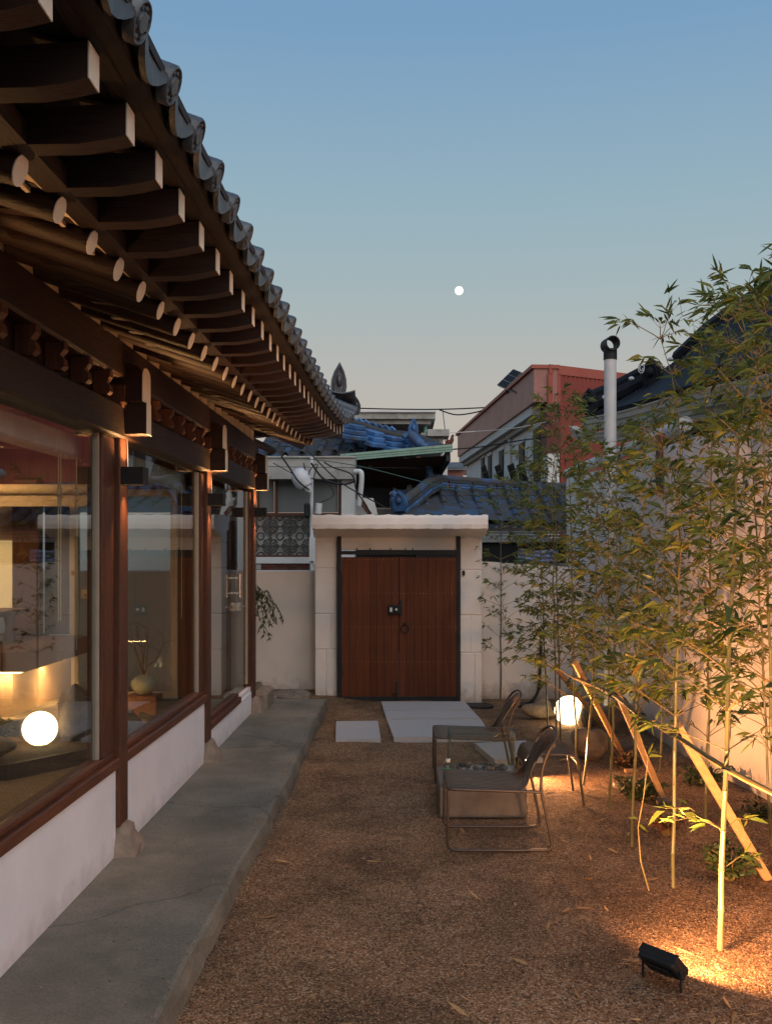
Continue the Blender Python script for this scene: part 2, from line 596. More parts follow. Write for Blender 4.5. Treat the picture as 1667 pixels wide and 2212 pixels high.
def light(name, kind, loc, target, energy, col, **kw):
    d = bpy.data.lights.new(name, kind)
    d.energy = energy
    d.color = col
    for k, v in kw.items():
        setattr(d, k, v)
    o = bpy.data.objects.new(name, d)
    COL.objects.link(o)
    o.location = loc
    dv = Vector(target) - Vector(loc)
    o.rotation_euler = dv.to_track_quat('-Z', 'Y').to_euler()
    return o


def put_under(o, parent):
    o.location = Vector(o.location) - wloc(parent)
    o.parent = parent
    return o


AMBER = (1.0, .45, .17)

def foot_dirt(m, z0, z1, col):
    N, L = m.node_tree.nodes, m.node_tree.links
    b = N['Principled BSDF']
    ge = N.new('ShaderNodeNewGeometry'); sx = N.new('ShaderNodeSeparateXYZ'); L.new(ge.outputs['Position'], sx.inputs[0])
    n = N.new('ShaderNodeTexNoise'); n.inputs['Scale'].default_value = 9; n.inputs['Detail'].default_value = 9; n.inputs['Roughness'].default_value = .7
    L.new(ge.outputs['Position'], n.inputs['Vector'])
    r = N.new('ShaderNodeMapRange'); r.inputs[1].default_value = z0; r.inputs[2].default_value = z1; r.inputs[3].default_value = .42; r.inputs[4].default_value = -.25
    L.new(sx.outputs['Z'], r.inputs[0])
    a = N.new('ShaderNodeMath'); a.operation = 'ADD'; L.new(r.outputs[0], a.inputs[0]); L.new(n.outputs[0], a.inputs[1])
    q = N.new('ShaderNodeMapRange'); q.inputs[1].default_value = .52; q.inputs[2].default_value = .95; q.inputs[4].default_value = .75 if m is not WHITE else .38
    L.new(a.outputs[0], q.inputs[0])
    x = N.new('ShaderNodeMix'); x.data_type = 'RGBA'; x.inputs[7].default_value = (*col, 1)
    L.new(q.outputs[0], x.inputs[0]); L.new(b.inputs['Base Color'].links[0].from_socket, x.inputs[6]); L.new(x.outputs[2], b.inputs['Base Color'])


foot_dirt(WHITE, .09, .30, (.34, .29, .25))
foot_dirt(WALLP, -.02, .34, (.27, .20, .145))
foot_dirt(BLOCKP, -.02, .26, (.27, .20, .145))

# hairline cracks and pale splashes on the walkway concrete
_N, _L = CONC.node_tree.nodes, CONC.node_tree.links
_b = _N['Principled BSDF']
_geo = _N.new('ShaderNodeNewGeometry')
_nz = _N.new('ShaderNodeTexNoise'); _nz.inputs['Scale'].default_value = 3.0; _nz.inputs['Detail'].default_value = 6
_L.new(_geo.outputs['Position'], _nz.inputs['Vector'])
_ad = _N.new('ShaderNodeMix'); _ad.data_type = 'VECTOR'; _ad.inputs[0].default_value = .22
_L.new(_geo.outputs['Position'], _ad.inputs[4]); _L.new(_nz.outputs['Color'], _ad.inputs[5])
_vo = _N.new('ShaderNodeTexVoronoi'); _vo.feature = 'DISTANCE_TO_EDGE'; _vo.inputs['Scale'].default_value = .75
_L.new(_ad.outputs[1], _vo.inputs['Vector'])
_mr = _N.new('ShaderNodeMapRange'); _mr.inputs[2].default_value = .006; _mr.inputs[3].default_value = .45; _mr.inputs[4].default_value = 1
_L.new(_vo.outputs['Distance'], _mr.inputs[0])
_sp = _N.new('ShaderNodeTexNoise'); _sp.inputs['Scale'].default_value = 90; _sp.inputs['Detail'].default_value = 3
_L.new(_geo.outputs['Position'], _sp.inputs['Vector'])
_m2 = _N.new('ShaderNodeMapRange'); _m2.inputs[1].default_value = .35; _m2.inputs[2].default_value = .65; _m2.inputs[3].default_value = .78; _m2.inputs[4].default_value = 1.15
_L.new(_sp.outputs[0], _m2.inputs[0])
_mm = _N.new('ShaderNodeMath'); _mm.operation = 'MULTIPLY'
_L.new(_mr.outputs[0], _mm.inputs[0]); _L.new(_m2.outputs[0], _mm.inputs[1])
_mx = _N.new('ShaderNodeMix'); _mx.data_type = 'RGBA'; _mx.blend_type = 'MULTIPLY'; _mx.inputs[0].default_value = 1
_L.new(_b.inputs['Base Color'].links[0].from_socket, _mx.inputs[6]); _L.new(_mm.outputs[0], _mx.inputs[7])
_L.new(_mx.outputs[2], _b.inputs['Base Color'])

# ================================================================== GROUND
g = MB()


def ground_h(x, y):
    n = .018 * math.sin(x * 2.1 + y * .7) * math.sin(y * 1.3 - x) + .010 * math.sin(x * 5.3 + 1) * math.sin(y * 4.1)
    z = n - .012
    if y > 10.2 and x < -.2:      # soil banked up at the foot of the back wall
        z += .09 * min(1, (y - 10.2) / 1.1) * min(1, (-.2 - x) / .5)
    if x > 1.5 and 3 < y < 11:
        z += .05 * min(1, (x - 1.5) / .5)
    return z


g.grid(lambda u, v: Vector((-7 + 10 * u, -3 + 14.6 * v, ground_h(-7 + 10 * u, -3 + 14.6 * v))), 130, 190)
g.build('gravel_yard', GRAVEL, kind='structure', smooth=True)
g = MB()
g.grid(lambda u, v: Vector((-400 + 800 * u, -200 + 900 * v, -.12)), 4, 4)
g.build('ground', SOIL, kind='structure')

# walkway beside the house
g = MB()
NW = 70


def walk_edge(y):
    return -.782 + .012 * math.sin(y * 1.1 + .5) + .004 * math.sin(y * 4.7) + .002 * math.sin(y * 11)


prof = []
for i in range(NW + 1):
    y = -1.5 + 12.05 * i / NW
    xe = walk_edge(y)
    w = .006 * math.sin(y * 9) + .004 * math.sin(y * 23)
    prof.append([(-1.55, y, .10), (xe - .015, y, .10), (xe, y, .088), (xe + .010 + w, y, .04), (xe + .02 - w, y, -.08)])
vs = [p for r_ in prof for p in r_]
fs = []
for i in range(NW):
    for j in range(4):
        a = i * 5 + j
        fs.append((a, a + 1, a + 6, a + 5))
fs.append((NW * 5, NW * 5 + 1, NW * 5 + 2, NW * 5 + 3, NW * 5 + 4, ))
g.add(vs, fs)
g.box(-1.55, 10.53, -.08, -.78, 10.549, .0995)
g.build('concrete_walkway', CONC, kind='structure')

# gravel grains near the camera (past counting)
rng = np.random.default_rng(3)
NS = 90000
yy = 2.9 + rng.random(NS) ** 1.8 * 7.0
xx = -.74 + rng.random(NS) * 3.0
lim = np.minimum(2.6 - .063 * yy - .02, .36 * yy + .15)
from mathutils import noise as mnoise
pt = np.array([mnoise.fractal(Vector((a * 1.1, b * 1.1, 3.3)), .7, 2.1, 4) for a, b in zip(xx, yy)])
keep = (xx < lim) & (xx > -.40 * yy * .9 - .1) & ((pt > -.12) | (rng.random(NS) < .30))
xx, yy = xx[keep], yy[keep]
NS = len(xx)
zz = np.array([ground_h(a, b) for a, b in zip(xx, yy)])
n2 = 900      # a few grains spilled on the walkway edge
y2 = 2.9 + rng.random(n2) * 7.4
x2 = -.80 - .45 * rng.random(n2) ** 3
xx, yy, zz = np.r_[xx, x2], np.r_[yy, y2], np.r_[zz, np.full(n2, .1005)]
NS = len(xx)
rad = .0024 + .0032 * rng.random(NS) ** 2
oct_v = np.array([(1, 0, 0), (-.5, .87, 0), (-.5, -.87, 0), (0, 0, .8), (.2, .1, -.5)])
oct_f = np.array([(0, 1, 3), (1, 2, 3), (2, 0, 3)])
ang = rng.random(NS) * 2 * PI
ca, sa = np.cos(ang), np.sin(ang)
st = 1 + (rng.random((NS, 3)) - .5) * .7
V = oct_v[None, :4, :] * st[:, None, :] * rad[:, None, None]
X_ = V[..., 0] * ca[:, None] - V[..., 1] * sa[:, None] + xx[:, None]
Y_ = V[..., 0] * sa[:, None] + V[..., 1] * ca[:, None] + yy[:, None]
Z_ = V[..., 2] + zz[:, None] + .001
VV = np.stack([X_, Y_, Z_], -1).reshape(-1, 3)
FF = (oct_f[None] + (np.arange(NS) * 4)[:, None, None]).reshape(-1, 3)
me = bpy.data.meshes.new('loose_gravel')
me.vertices.add(len(VV)); me.vertices.foreach_set('co', VV.ravel())
me.loops.add(len(FF) * 3); me.loops.foreach_set('vertex_index', FF.ravel().astype(np.int32))
me.polygons.add(len(FF)); me.polygons.foreach_set('loop_start', (np.arange(len(FF)) * 3).astype(np.int32))
me.update(calc_edges=True)
me.materials.append(STONEG)
o = bpy.data.objects.new('loose_gravel', me)
COL.objects.link(o)
tag(o, 'loose brown gravel grains strewn over the courtyard', 'gravel', kind='stuff')

# ================================================================== MAIN HOUSE
house = thing('tiled_house', (-1.42, 5, .1), 'traditional tiled timber house with glazed bays along the walkway on the left', 'house')


def rise(y):
    return .13 * (max(0, y - 3) / 6.5) ** 2.2 + .20 * max(0, (y - 9.4) / 1.4) ** 2


def xout(y):
    return .05 * max(0, (y - 7.5) / 3.0) ** 2


YC = 10.75          # eave line of the end roof
# round rafters
for n in range(-6, 27):
    y = 2.447 + .283 * n
    y0, x0 = y, -2.5
    dy = 0
    if y > 8.9:      # the last ones fan towards the corner
        k = (y - 8.9)
        y0 = 8.9 + k * .15
    e = Vector((-.915 + xout(y), y + (y - 8.9) * .08 * (y > 8.9), 2.515 + rise(y)))
    a = Vector((x0, y0, 2.515 + .34 * (-.915 - x0) + rise(y) * .3))
    rr = .0385 * R.uniform(.94, 1.06)
    mid = e.lerp(a, .3) + Vector((0, R.uniform(-.008, .008), R.uniform(-.006, .004)))
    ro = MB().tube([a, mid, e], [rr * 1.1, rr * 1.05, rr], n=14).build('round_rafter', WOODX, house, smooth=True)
    d = (e - a).normalized()
    MB().tube([e, e + d * .003], [rr * .985, rr * .985], n=20).build('painted_end', CREAM, ro)
# square flying rafters
for n in range(-5, 29):
    y = 2.116 + .283 * n + R.uniform(-.007, .007)
    X1 = -.64 + xout(y) * 1.3
    z = rise(y + .2)
    ye = y + (max(0, y - 9.0)) * .12
    yi = y - (max(0, y - 9.0)) * .25
    w = .034 * R.uniform(.95, 1.05)
    # profile in XZ, sheared in Y towards the corner
    pr = [(X1, 2.567), (X1 - .05, 2.556), (X1 - .11, 2.547), (X1 - .23, 2.545), (X1 - .6, 2.60), (X1 - .6, 2.70), (X1 - .23, 2.625), (X1, 2.643)]
    vs = []
    for s_ in (-1, 1):
        for (px_, pz_) in pr:
            t = (X1 - px_) / .6
            vs.append(Vector((px_, ye + (yi - ye) * t + s_ * w, pz_ + z * (1 - .5 * t))))
    m = len(pr)
    fs = [tuple(range(m)), tuple(range(m, 2 * m))[::-1]] + [(k, (k + 1) % m, m + (k + 1) % m, m + k) for k in range(m)]
    ro = MB().add(vs, fs).build('square_rafter', WOODX, house)
    MB().box(X1 - .0005, ye - w + .001, 2.5675 + z, X1 + .003, ye + w - .001, 2.6425 + z).build('painted_end', CREAM, ro)


def strip(name, m, sec, y0, y1, n=36, fz=rise, fx=None, label=None):
    """bar with a fixed cross section following the eave curve"""
    fx = fx or xout
    k = len(sec)
    vs, fs = [], []
    for i in range(n + 1):
        y = y0 + (y1 - y0) * i / n
        for (a, b) in sec:
            vs.append((a + fx(y), y, b + fz(y)))
    for i in range(n):
        for j in range(k):
            fs.append((i * k + j, i * k + (j + 1) % k, (i + 1) * k + (j + 1) % k, (i + 1) * k + j))
    fs.append(tuple(range(k))); fs.append(tuple(n * k + j for j in range(k))[::-1])
    o_ = MB().add(vs, fs).build(name, m, house, label=label)
    return o_


def rect(x0, z0, x1, z1):
    return [(x0, z0), (x1, z0), (x1, z1), (x0, z1)]


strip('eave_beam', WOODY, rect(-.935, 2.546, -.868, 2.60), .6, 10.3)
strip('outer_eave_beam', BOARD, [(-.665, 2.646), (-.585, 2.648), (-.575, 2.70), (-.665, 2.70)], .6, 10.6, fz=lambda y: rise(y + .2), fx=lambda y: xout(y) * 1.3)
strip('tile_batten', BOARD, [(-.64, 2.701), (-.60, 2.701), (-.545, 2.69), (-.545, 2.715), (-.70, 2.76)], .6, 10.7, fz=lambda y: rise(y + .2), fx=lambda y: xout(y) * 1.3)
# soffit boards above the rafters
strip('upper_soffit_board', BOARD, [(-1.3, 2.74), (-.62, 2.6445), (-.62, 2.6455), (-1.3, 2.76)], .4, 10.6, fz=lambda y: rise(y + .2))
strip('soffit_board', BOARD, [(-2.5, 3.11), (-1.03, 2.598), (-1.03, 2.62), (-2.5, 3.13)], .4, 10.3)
strip('soffit_plaster_strip', PLASTER_CREAM, [(-1.029, 2.585), (-.937, 2.552), (-.937, 2.58), (-1.029, 2.615)], .4, 10.2)
# plaster wedges over the wall purlin
for n in range(-6, 25):
    y = 2.447 + .283 * n
    MB().box(-1.392, y + .040, 2.639, -1.379, y + .245, 2.73).build('plaster_infill', PLASTER_CREAM, house)
    z = rise(y + .14)
    MB().prism([(-.99, y + .036, 2.548 + z), (-.99, y + .247, 2.548 + z), (-.99, y + .247, 2.60 + z), (-.99, y + .036, 2.60 + z)], (.012, 0, 0)).build('plaster_infill', PLASTER_CREAM, house)

# timber frame along the wall
PILL = [2.88, 5.15, 7.42, 9.70]


def lt(y):
    return .006 * (y - 5)


strip('purlin_beam', WOODY, [(-1.53, 2.462), (-1.385, 2.462), (-1.375, 2.475), (-1.375, 2.638), (-1.53, 2.638)], -.5, 9.78, fz=lambda y: 0, fx=lambda y: 0)
strip('bracket_backing_board', WOODY, rect(-1.50, 2.335, -1.46, 2.461), -.5, 9.6, fz=lambda y: 0, fx=lambda y: 0)
strip('lintel_beam', WOODY, [(-1.52, 2.172), (-1.395, 2.172), (-1.385, 2.182), (-1.385, 2.325), (-1.395, 2.334), (-1.52, 2.334)], -.5, 9.62, fz=lt, fx=lambda y: 0)
brk = MB()
brk.prism([(-1.455, 0, 2.345), (-1.39, 0, 2.345), (-1.375, 0, 2.36), (-1.38, 0, 2.39), (-1.395, 0, 2.405), (-1.375, 0, 2.43), (-1.375, 0, 2.458), (-1.455, 0, 2.458)], (0, .055, 0))
bme = brk.mesh('bracket_block', WOODZ, origin=(-1.42, .0275, 2.34))
for y in np.arange(.3, 9.5, .3243):
    if min(abs(y - p) for p in PILL) > .13:
        inst(bme, house, Matrix.Translation((-1.42, y, 2.34 + .002)))

for i, y in enumerate(PILL):
    y0, y1 = y - .075, y + .075
    MB().box(-1.56, y0, .24, -1.40, y1, 2.30, c=.006).build('pillar', WOODZ, house)
    # rough footing stone
    fb = MB()
    rj = random.Random(40 + i)
    rings = [(.098, 0.0), (.15, .012), (.195, .035), (.235, .050), (.246, .065)]
    vs, fs = [], []
    for z_, ins in rings:
        for (bx_, by_) in ((-1.54, y0 - .03), (-1.42, y0 - .035), (-1.315, y0 - .02), (-1.31, y), (-1.322, y1 + .045), (-1.43, y1 + .06), (-1.54, y1 + .06)):
            dx_, dy_ = bx_ + 1.43, by_ - y
            k_ = 1 - ins / .11
            vs.append((-1.43 + dx_ * k_ + rj.gauss(0, .004), y + dy_ * k_ + rj.gauss(0, .004), z_ + rj.gauss(0, .003)))
    for a_ in range(4):
        for b_ in range(7):
            fs.append((a_ * 7 + b_, a_ * 7 + (b_ + 1) % 7, a_ * 7 + 7 + (b_ + 1) % 7, a_ * 7 + 7 + b_))
    fs.append(tuple(28 + k for k in range(7)))
    fb.add(vs, fs)
    fb.build('footing_stone', STONE, house)
    # capital with chamfered underside
    cp = MB()
    cp.box(-1.58, y - .105, 2.345, -1.372, y + .105, 2.43)
    zz0, zz1 = 2.285, 2.345
    a_, b_ = .06, .104
    vs = [(-1.46 + sx * q * .9, y + sy * q, z_) for z_, q in ((zz0, a_), (zz1, b_)) for sx, sy in ((-1, -1), (1, -1), (1, 1), (-1, 1))]
    cp.add(vs, [(0, 1, 2, 3), (4, 5, 6, 7), (0, 1, 5, 4), (1, 2, 6, 5), (2, 3, 7, 6), (3, 0, 4, 7)])
    cp.build('capital', WOODZ, house)
    # projecting beam head, upper and lower
    top = [(-1.60, y0, 2.352), (-1.292, y0, 2.352), (-1.292, y0, 2.50), (-1.31, y0, 2.525), (-1.35, y0, 2.54), (-1.60, y0, 2.54)]
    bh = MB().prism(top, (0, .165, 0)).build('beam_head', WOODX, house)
    cap_ = [(-1.2915, y0 + .003, 2.355), (-1.2915, y0 + .162, 2.355), (-1.2915, y0 + .162, 2.48), (-1.2915, y0 + .15, 2.51),
            (-1.2915, y0 + .12, 2.525), (-1.2915, y0 + .08, 2.53), (-1.2915, y0 + .03, 2.52), (-1.2915, y0 + .006, 2.49)]
    MB().prism(cap_, (.003, 0, 0)).build('painted_end', CREAM, bh)
    lo_ = MB().box(-1.60, y - .045, 2.192, -1.278, y + .045, 2.351, c=.003).build('bracket_arm', WOODX, house)
    MB().box(-1.2775, y - .043, 2.194, -1.2745, y + .043, 2.350).build('painted_end', CREAM, lo_)

# low plaster walls, sills and glazing, bay by bay
bays = [(-.6, 2.805), (2.955, 5.075), (5.225, 7.345), (7.495, 9.625)]
for i, (a, b) in enumerate(bays):
    zt = .534 if i < 3 else .30
    MB().box(-1.56, a, .05, -1.421, b, zt, c=.004).build('low_plaster_wall', WHITE, house)
    bb = b if i < 3 else 8.9
    win = MB().box(-1.50, a, zt + .001, -1.40, bb, zt + .055, c=.006)
    win.box(-1.50, a, zt + .056, -1.425, bb, zt + .085, c=.004)
    win = win.build('window_sill', FRAME_Y, house)
    z1 = zt + .086
    if i == 3:
        MB().box(-1.56, 8.902, .301, -1.43, 9.624, .345).build('door_threshold', WHITE, house)
    # stiles
    sw = .21 if i == 1 else .11
    st_ = MB()
    st_.box(-1.50, b - sw, z1, -1.425, b - .002, 2.171, c=.006)
    st_.build('window_stile', WOODZ, house)
    MB().box(-1.47, b - sw - .016, z1, -1.44, b - sw - .002, 2.171).build('gasket_strip', CREAMG, house)
    MB().box(-1.50, a + .002, z1, -1.425, a + .07, 2.171, c=.006).build('window_stile', WOODZ, house)
    yb = b - sw - .017
    if i < 3:
        MB().box(-1.459, a + .072, z1, -1.453, yb, 2.171).build('window_pane', GLASS, house)
    else:
        MB().box(-1.459, a + .072, z1, -1.453, 8.62, 2.171).build('window_pane', GLASS, house)
        dr = MB().box(-1.459, 8.63, .36, -1.449, yb, 2.165).build('glass_door', GLASS, house)
        hd = MB()
        hd.tube([(-1.40, 8.80, 1.22), (-1.40, 8.80, 1.42)], .016, 10)
        hd.box(-1.447, 8.79, 1.25, -1.40, 8.81, 1.265); hd.box(-1.447, 8.79, 1.38, -1.40, 8.81, 1.395)
        hd.build('handle', BRASS, dr, smooth=True)
        lk = MB().box(-1.448, 8.92, 1.10, -1.41, 8.95, 1.17).tube([(-1.40, 8.75, 1.135), (-1.40, 9.0, 1.135)], .008, 8)
        lk.build('door_lock', BRASS, dr)
    # blind cassette under the lintel inside
    MB().box(-1.66, a + .03, 2.06, -1.56, b - .05, 2.168, c=.01).build('blind_cassette', PALEBLIND, house)
    # beaded pull cords behind the glass
    if i in (1, 2):
        cd = MB()
        for dy in (-.52, -.55, -.30):
            yb2 = b + dy
            cd.tube([(-1.52, yb2, 2.06), (-1.52, yb2, 1.15 if dy > -.5 else 1.3)], .0035, 5)
        cd.build('pull_cord', BLIND, house)

# ---------------- main roof: tiles of the eave course, deck, hip ridge
capM = MB()
rC = .042
vs, fs = [], []
nseg = 8
L_ = .36
for i, yv in enumerate((0, L_)):
    for r_ in (rC, rC - .012):
        for k in range(nseg + 1):
            a = PI * k / nseg
            vs.append((r_ * math.cos(a), yv, r_ * math.sin(a)))
q = nseg + 1
for k in range(nseg):
    fs += [(k, k + 1, 2 * q + k + 1, 2 * q + k), (q + k, 3 * q + k, 3 * q + k + 1, q + k + 1), (k, q + k, q + k + 1, k + 1), (2 * q + k, 2 * q + k + 1, 3 * q + k + 1, 3 * q + k)]
capM.add(vs, fs)
CAPT = capM.mesh('cap_tile', TILE, smooth=True)
# eave cap: the same with an ornate end disc hanging a little below
capE = MB().add(vs, fs)
Mx = Matrix.Rotation(PI / 2, 4, 'X')
capE.lathe([(.0, .028), (.02, .028), (.024, .020), (.036, .018), (.040, .026), (.043, .026), (.047, .020), (.047, 0), (.0, 0)], 18, (0, 0, -.004), Mx)
for k in range(8):
    a = 2 * PI * k / 8
    capE.sphere((.030 * math.cos(a), -.020, -.004 + .030 * math.sin(a)), .006, 6, 4)
CAPTE = capE.mesh('eave_cap_tile', TILE, smooth=True)


def trough(width, depth, L, th=.014, drip=0.0):
    m_ = MB()
    vs, fs = [], []
    n = 8
    for yv in (0, L):
        for t_ in (0, -th):
            for k in range(n + 1):
                u = -1 + 2 * k / n
                vs.append((u * width / 2, yv, depth * (u * u) + t_))
    q = n + 1
    for k in range(n):
        fs += [(k, 2 * q + k, 2 * q + k + 1, k + 1), (q + k, q + k + 1, 3 * q + k + 1, 3 * q + k), (k, k + 1, q + k + 1, q + k), (2 * q + k, 3 * q + k, 3 * q + k + 1, 2 * q + k + 1)]
    m_.add(vs, fs)
    if drip:
        top_, bot = [], []
        for k in range(n + 1):
            u = -1 + 2 * k / n
            top_.append((u * width / 2, 0, depth * u * u + .004))
            bot.append((u * width / 2 * .96, -.012, depth * u * u - drip * (1 - abs(u) ** 1.6) - .006))
        m_.prism(top_ + bot[::-1], (0, -.016, 0))
    return m_


PAN = trough(.26, .030, .40).mesh('pan_tile', TILE, smooth=True)
PANE = trough(.26, .030, .40, drip=.042).mesh('eave_drip_tile', TILE, smooth=True)


def frame(orig, xdir, ydir):
    y = Vector(ydir).normalized()
    x = Vector(xdir)
    x = (x - y * x.dot(y)).normalized()
    z = x.cross(y)
    M = Matrix((x, y, z)).transposed().to_4x4()
    M.translation = orig
    return M


TP = .2875
n0 = -3
for n in range(n0, 29):
    y = 2.25 + TP * n
    X1 = -.556 + xout(y) * 1.35
    zb = rise(y + .25)
    up = Vector((-1, -.0 if y < 9 else -(y - 9) * .05, .40))
    slope = (rise(y + .4) - rise(y + .1)) / .3
    al = Vector((0, 1, slope))
    for c in range(3):
        off = up.normalized() * (.30 * c) + Vector((0, 0, .012 * c))
        o1 = Vector((X1 - .01, y, 2.690 + zb)) + off
        o2 = Vector((X1, y + TP / 2, 2.704 + zb + slope * TP / 2)) + off
        inst(PANE if c == 0 else PAN, house, frame(o1 + Vector((0, 0, .0)), al, up))
        inst(CAPTE if c == 0 else CAPT, house, frame(o2, al, up))
# roof deck and field above (out of the camera's sight from the yard)
dk = MB()
dk.grid(lambda u, v: Vector((-1.2 - 2.4 * u + xout(v * 10) * (1 - u), .9 + 9.9 * v - u * v * 2.4, 2.98 + 1.15 * u + .35 * u * u + rise(.9 + 9.9 * v) * (1 - u))), 10, 40)
dk.grid(lambda u, v: Vector((-6.0 + 2.4 * u, .9 + 9.9 * v - (1 - u) * v * .0 - v * 2.4 * u, 2.98 + 1.5 * u)), 4, 10)
dk.build('roof_deck', TILE, house)
ft = MB()
for n in range(n0, 25):
    y = 2.25 + TP * (n + .5)
    ft.tube([(-1.35, y, 3.08 + rise(y)), (-2.4, y - .0, 3.56 + rise(y) * .5), (-3.6, y - .2, 4.5)], .05, 6)
ft.build('upper_cap_tile_rows', TILE, house, kind='stuff')
# end eave of the hipped roof
er = MB()
for k in range(9):
    x = -.75 - .30 * k
    zz_ = 3.02 - .30 * min(1, k / 6) ** .6
    e = Vector((x, YC - .1, zz_ - .20))
    a = Vector((-1.3 + (x + .75) * .75, 9.7, zz_ - .05))
    ro = MB().tube([a, e], .038, 12).build('round_rafter', WOODX, house, smooth=True)
hr = MB()
hr.beam((-1.6, 9.6, 2.78), (-.66, 10.55, 2.86), .11, .16)
hr.build('corner_rafter', WOODY, house)
sf = MB()
sf.add([(-1.45, 9.70, 2.90), (-.93, 9.9, 2.80), (-.66, 10.75, 3.02), (-1.5, 10.75, 2.86), (-5, 10.75, 2.76), (-5, 9.70, 2.95)], [(0, 1, 2, 3), (0, 3, 4, 5)])
sf.add([(-1.45, 9.70, 2.92), (-.93, 9.9, 2.82), (-.66, 10.75, 3.04), (-1.5, 10.75, 2.88), (-5, 10.75, 2.78), (-5, 9.70, 2.97)], [(0, 1, 2, 3), (0, 3, 4, 5)])
sf.build('end_soffit_board', BOARD, house)
ee = MB()
pts = [(-.52, 10.72, 3.03), (-.9, 10.80, 2.93), (-1.5, 10.8, 2.85), (-2.4, 10.8, 2.78), (-5, 10.8, 2.76)]
for p, q_ in zip(pts[:-1], pts[1:]):
    ee.beam(p, q_, .07, .06)
ee.build('end_eave_beam', WOODX, house)
for k in range(14):
    x = -.62 - TP * k
    zt = 3.10 - .30 * min(1, k / 9) ** .6
    up = Vector((0, -1, .40))
    inst(PANE, house, frame(Vector((x, 10.86, zt)), (-1, 0, 0), up))
    inst(CAPTE, house, frame(Vector((x - TP / 2, 10.87, zt + .02)), (-1, 0, 0), up))
hipr = MB()
hp = [Vector((-.60, 10.75, 3.13)), Vector((-.85, 10.5, 3.22)), Vector((-1.5, 9.9, 3.42)), Vector((-3.6, 8.4, 4.6))]
hipr.tube(hp, [.05, .06, .07, .08], 10)
hipr.tube([p + Vector((0, 0, .11)) for p in hp[1:]], [.05, .06, .07], 10)
hipr.build('hip_ridge', TILE, house, smooth=True)


def finial(name, m, base, h, w, th, parent, facing=(0, -1, 0), fat=1.0):
    """upright leaf shaped ridge end tile with a boss"""
    f = Vector(facing).normalized()
    s_ = Vector((0, 0, 1)).cross(f).normalized()
    out = [(-.30, 0), (-.42, .15), (-.5, .36), (-.46, .58), (-.30, .80), (-.12, .94), (0, 1.04), (.12, .94), (.30, .80), (.46, .58), (.5, .36), (.42, .15), (.30, 0)]
    base = Vector(base)
    poly = [base + s_ * (a * w) + Vector((0, 0, b * h)) + f * (.10 * h * b * b) for a, b in out]
    mm = MB().prism(poly, -f * th)
    mm.tube([base + s_ * (a * w * .72) + Vector((0, 0, (.1 + b * .8) * h)) + f * (.10 * h * b * b + .006) for a, b in out], h * .035, 6)
    mm.sphere(base + Vector((0, 0, h * .52)) + f * .02, (w * .2, th * .5 + .02, h * .18), 10, 6)
    return mm.build(name, m, parent, smooth=True)


finial('ridge_finial', TILE, (-.66, 10.62, 3.20), .36, .16, .06, house, (.3, -1, 0))
finial('ridge_finial', TILE, (-.50, 10.78, 3.06), .18, .13, .05, house, (.6, -1, 0))

# ---------------- interior of the house
INF = .1
MB().box(-5.2, .5, .02, -1.561, 9.62, INF).build('indoor_gravel_floor', GRAVELI, house)
iw = MB()
iw.box(-5.35, .3, .0, -5.2, 9.8, 3.0)
iw.box(-5.2, .3, .0, -1.56, .45, 3.0)
iw.build('interior_wall', INTWALL, house)
MB().box(-5.2, .45, 2.62, -1.56, 9.7, 2.70).build('ceiling', BOARD, house)
for y in (1.6, 2.8, 4.0, 5.2, 6.4, 7.6, 8.8):
    MB().tube([(-5.2, y, 2.56), (-1.6, y, 2.56)], .06, 10).build('ceiling_beam', INTW, house, smooth=True)
# end wall with the cream framed glazing looking at the boundary wall
YE = 9.62
ew = MB()
ew.box(-5.2, YE, .0, -3.36, YE + .12, .84)
ew.box(-5.2, YE, 2.2, -1.56, YE + .12, 2.64)
ew.box(-5.2, YE, .84, -4.75, YE + .12, 2.2)
ew.build('end_wall', INTW, house)
MB().box(-2.11, YE, .24, -1.57, YE + .10, 2.2, c=.004).build('wood_panel', WOODZ, house)
MB().box(-3.36, YE + .005, .84, -3.12, YE + .1, 2.2).build('dark_panel', BLACK, house)
MB().box(-3.36, YE - .02, .0, -1.57, YE + .13, .23, c=.006).build('end_threshold', CONCB, house)
fr = MB()
for (x0, x1) in ((-3.12, -3.04), (-2.66, -2.59), (-2.175, -2.112)):
    fr.box(x0, YE - .03, .30, x1, YE + .04, 2.13, c=.004)
fr.box(-3.12, YE - .03, .231, -2.112, YE + .04, .30, c=.004)
fr.box(-3.12, YE - .03, 2.13, -2.112, YE + .04, 2.20, c=.004)
ds = fr.build('sliding_door_frame', CREAMF, house)
MB().box(-3.04, YE, .30, -2.175, YE + .006, 2.13).build('pane', GLASSC, ds)
MB().tube([(-2.97, YE - .07, 1.22), (-2.80, YE - .07, 1.22)], .012, 8).box(-2.99, YE - .07, 1.18, -2.94, YE - .03, 1.26).build('handle', CREAMF, ds)
MB().tube([(-3.75, 9.2, 2.17), (-2.55, 9.2, 2.17)], .05, 12).box(-3.75, 9.19, 2.02, -2.55, 9.195, 2.14).build('roller_blind', BLIND, house, smooth=True)
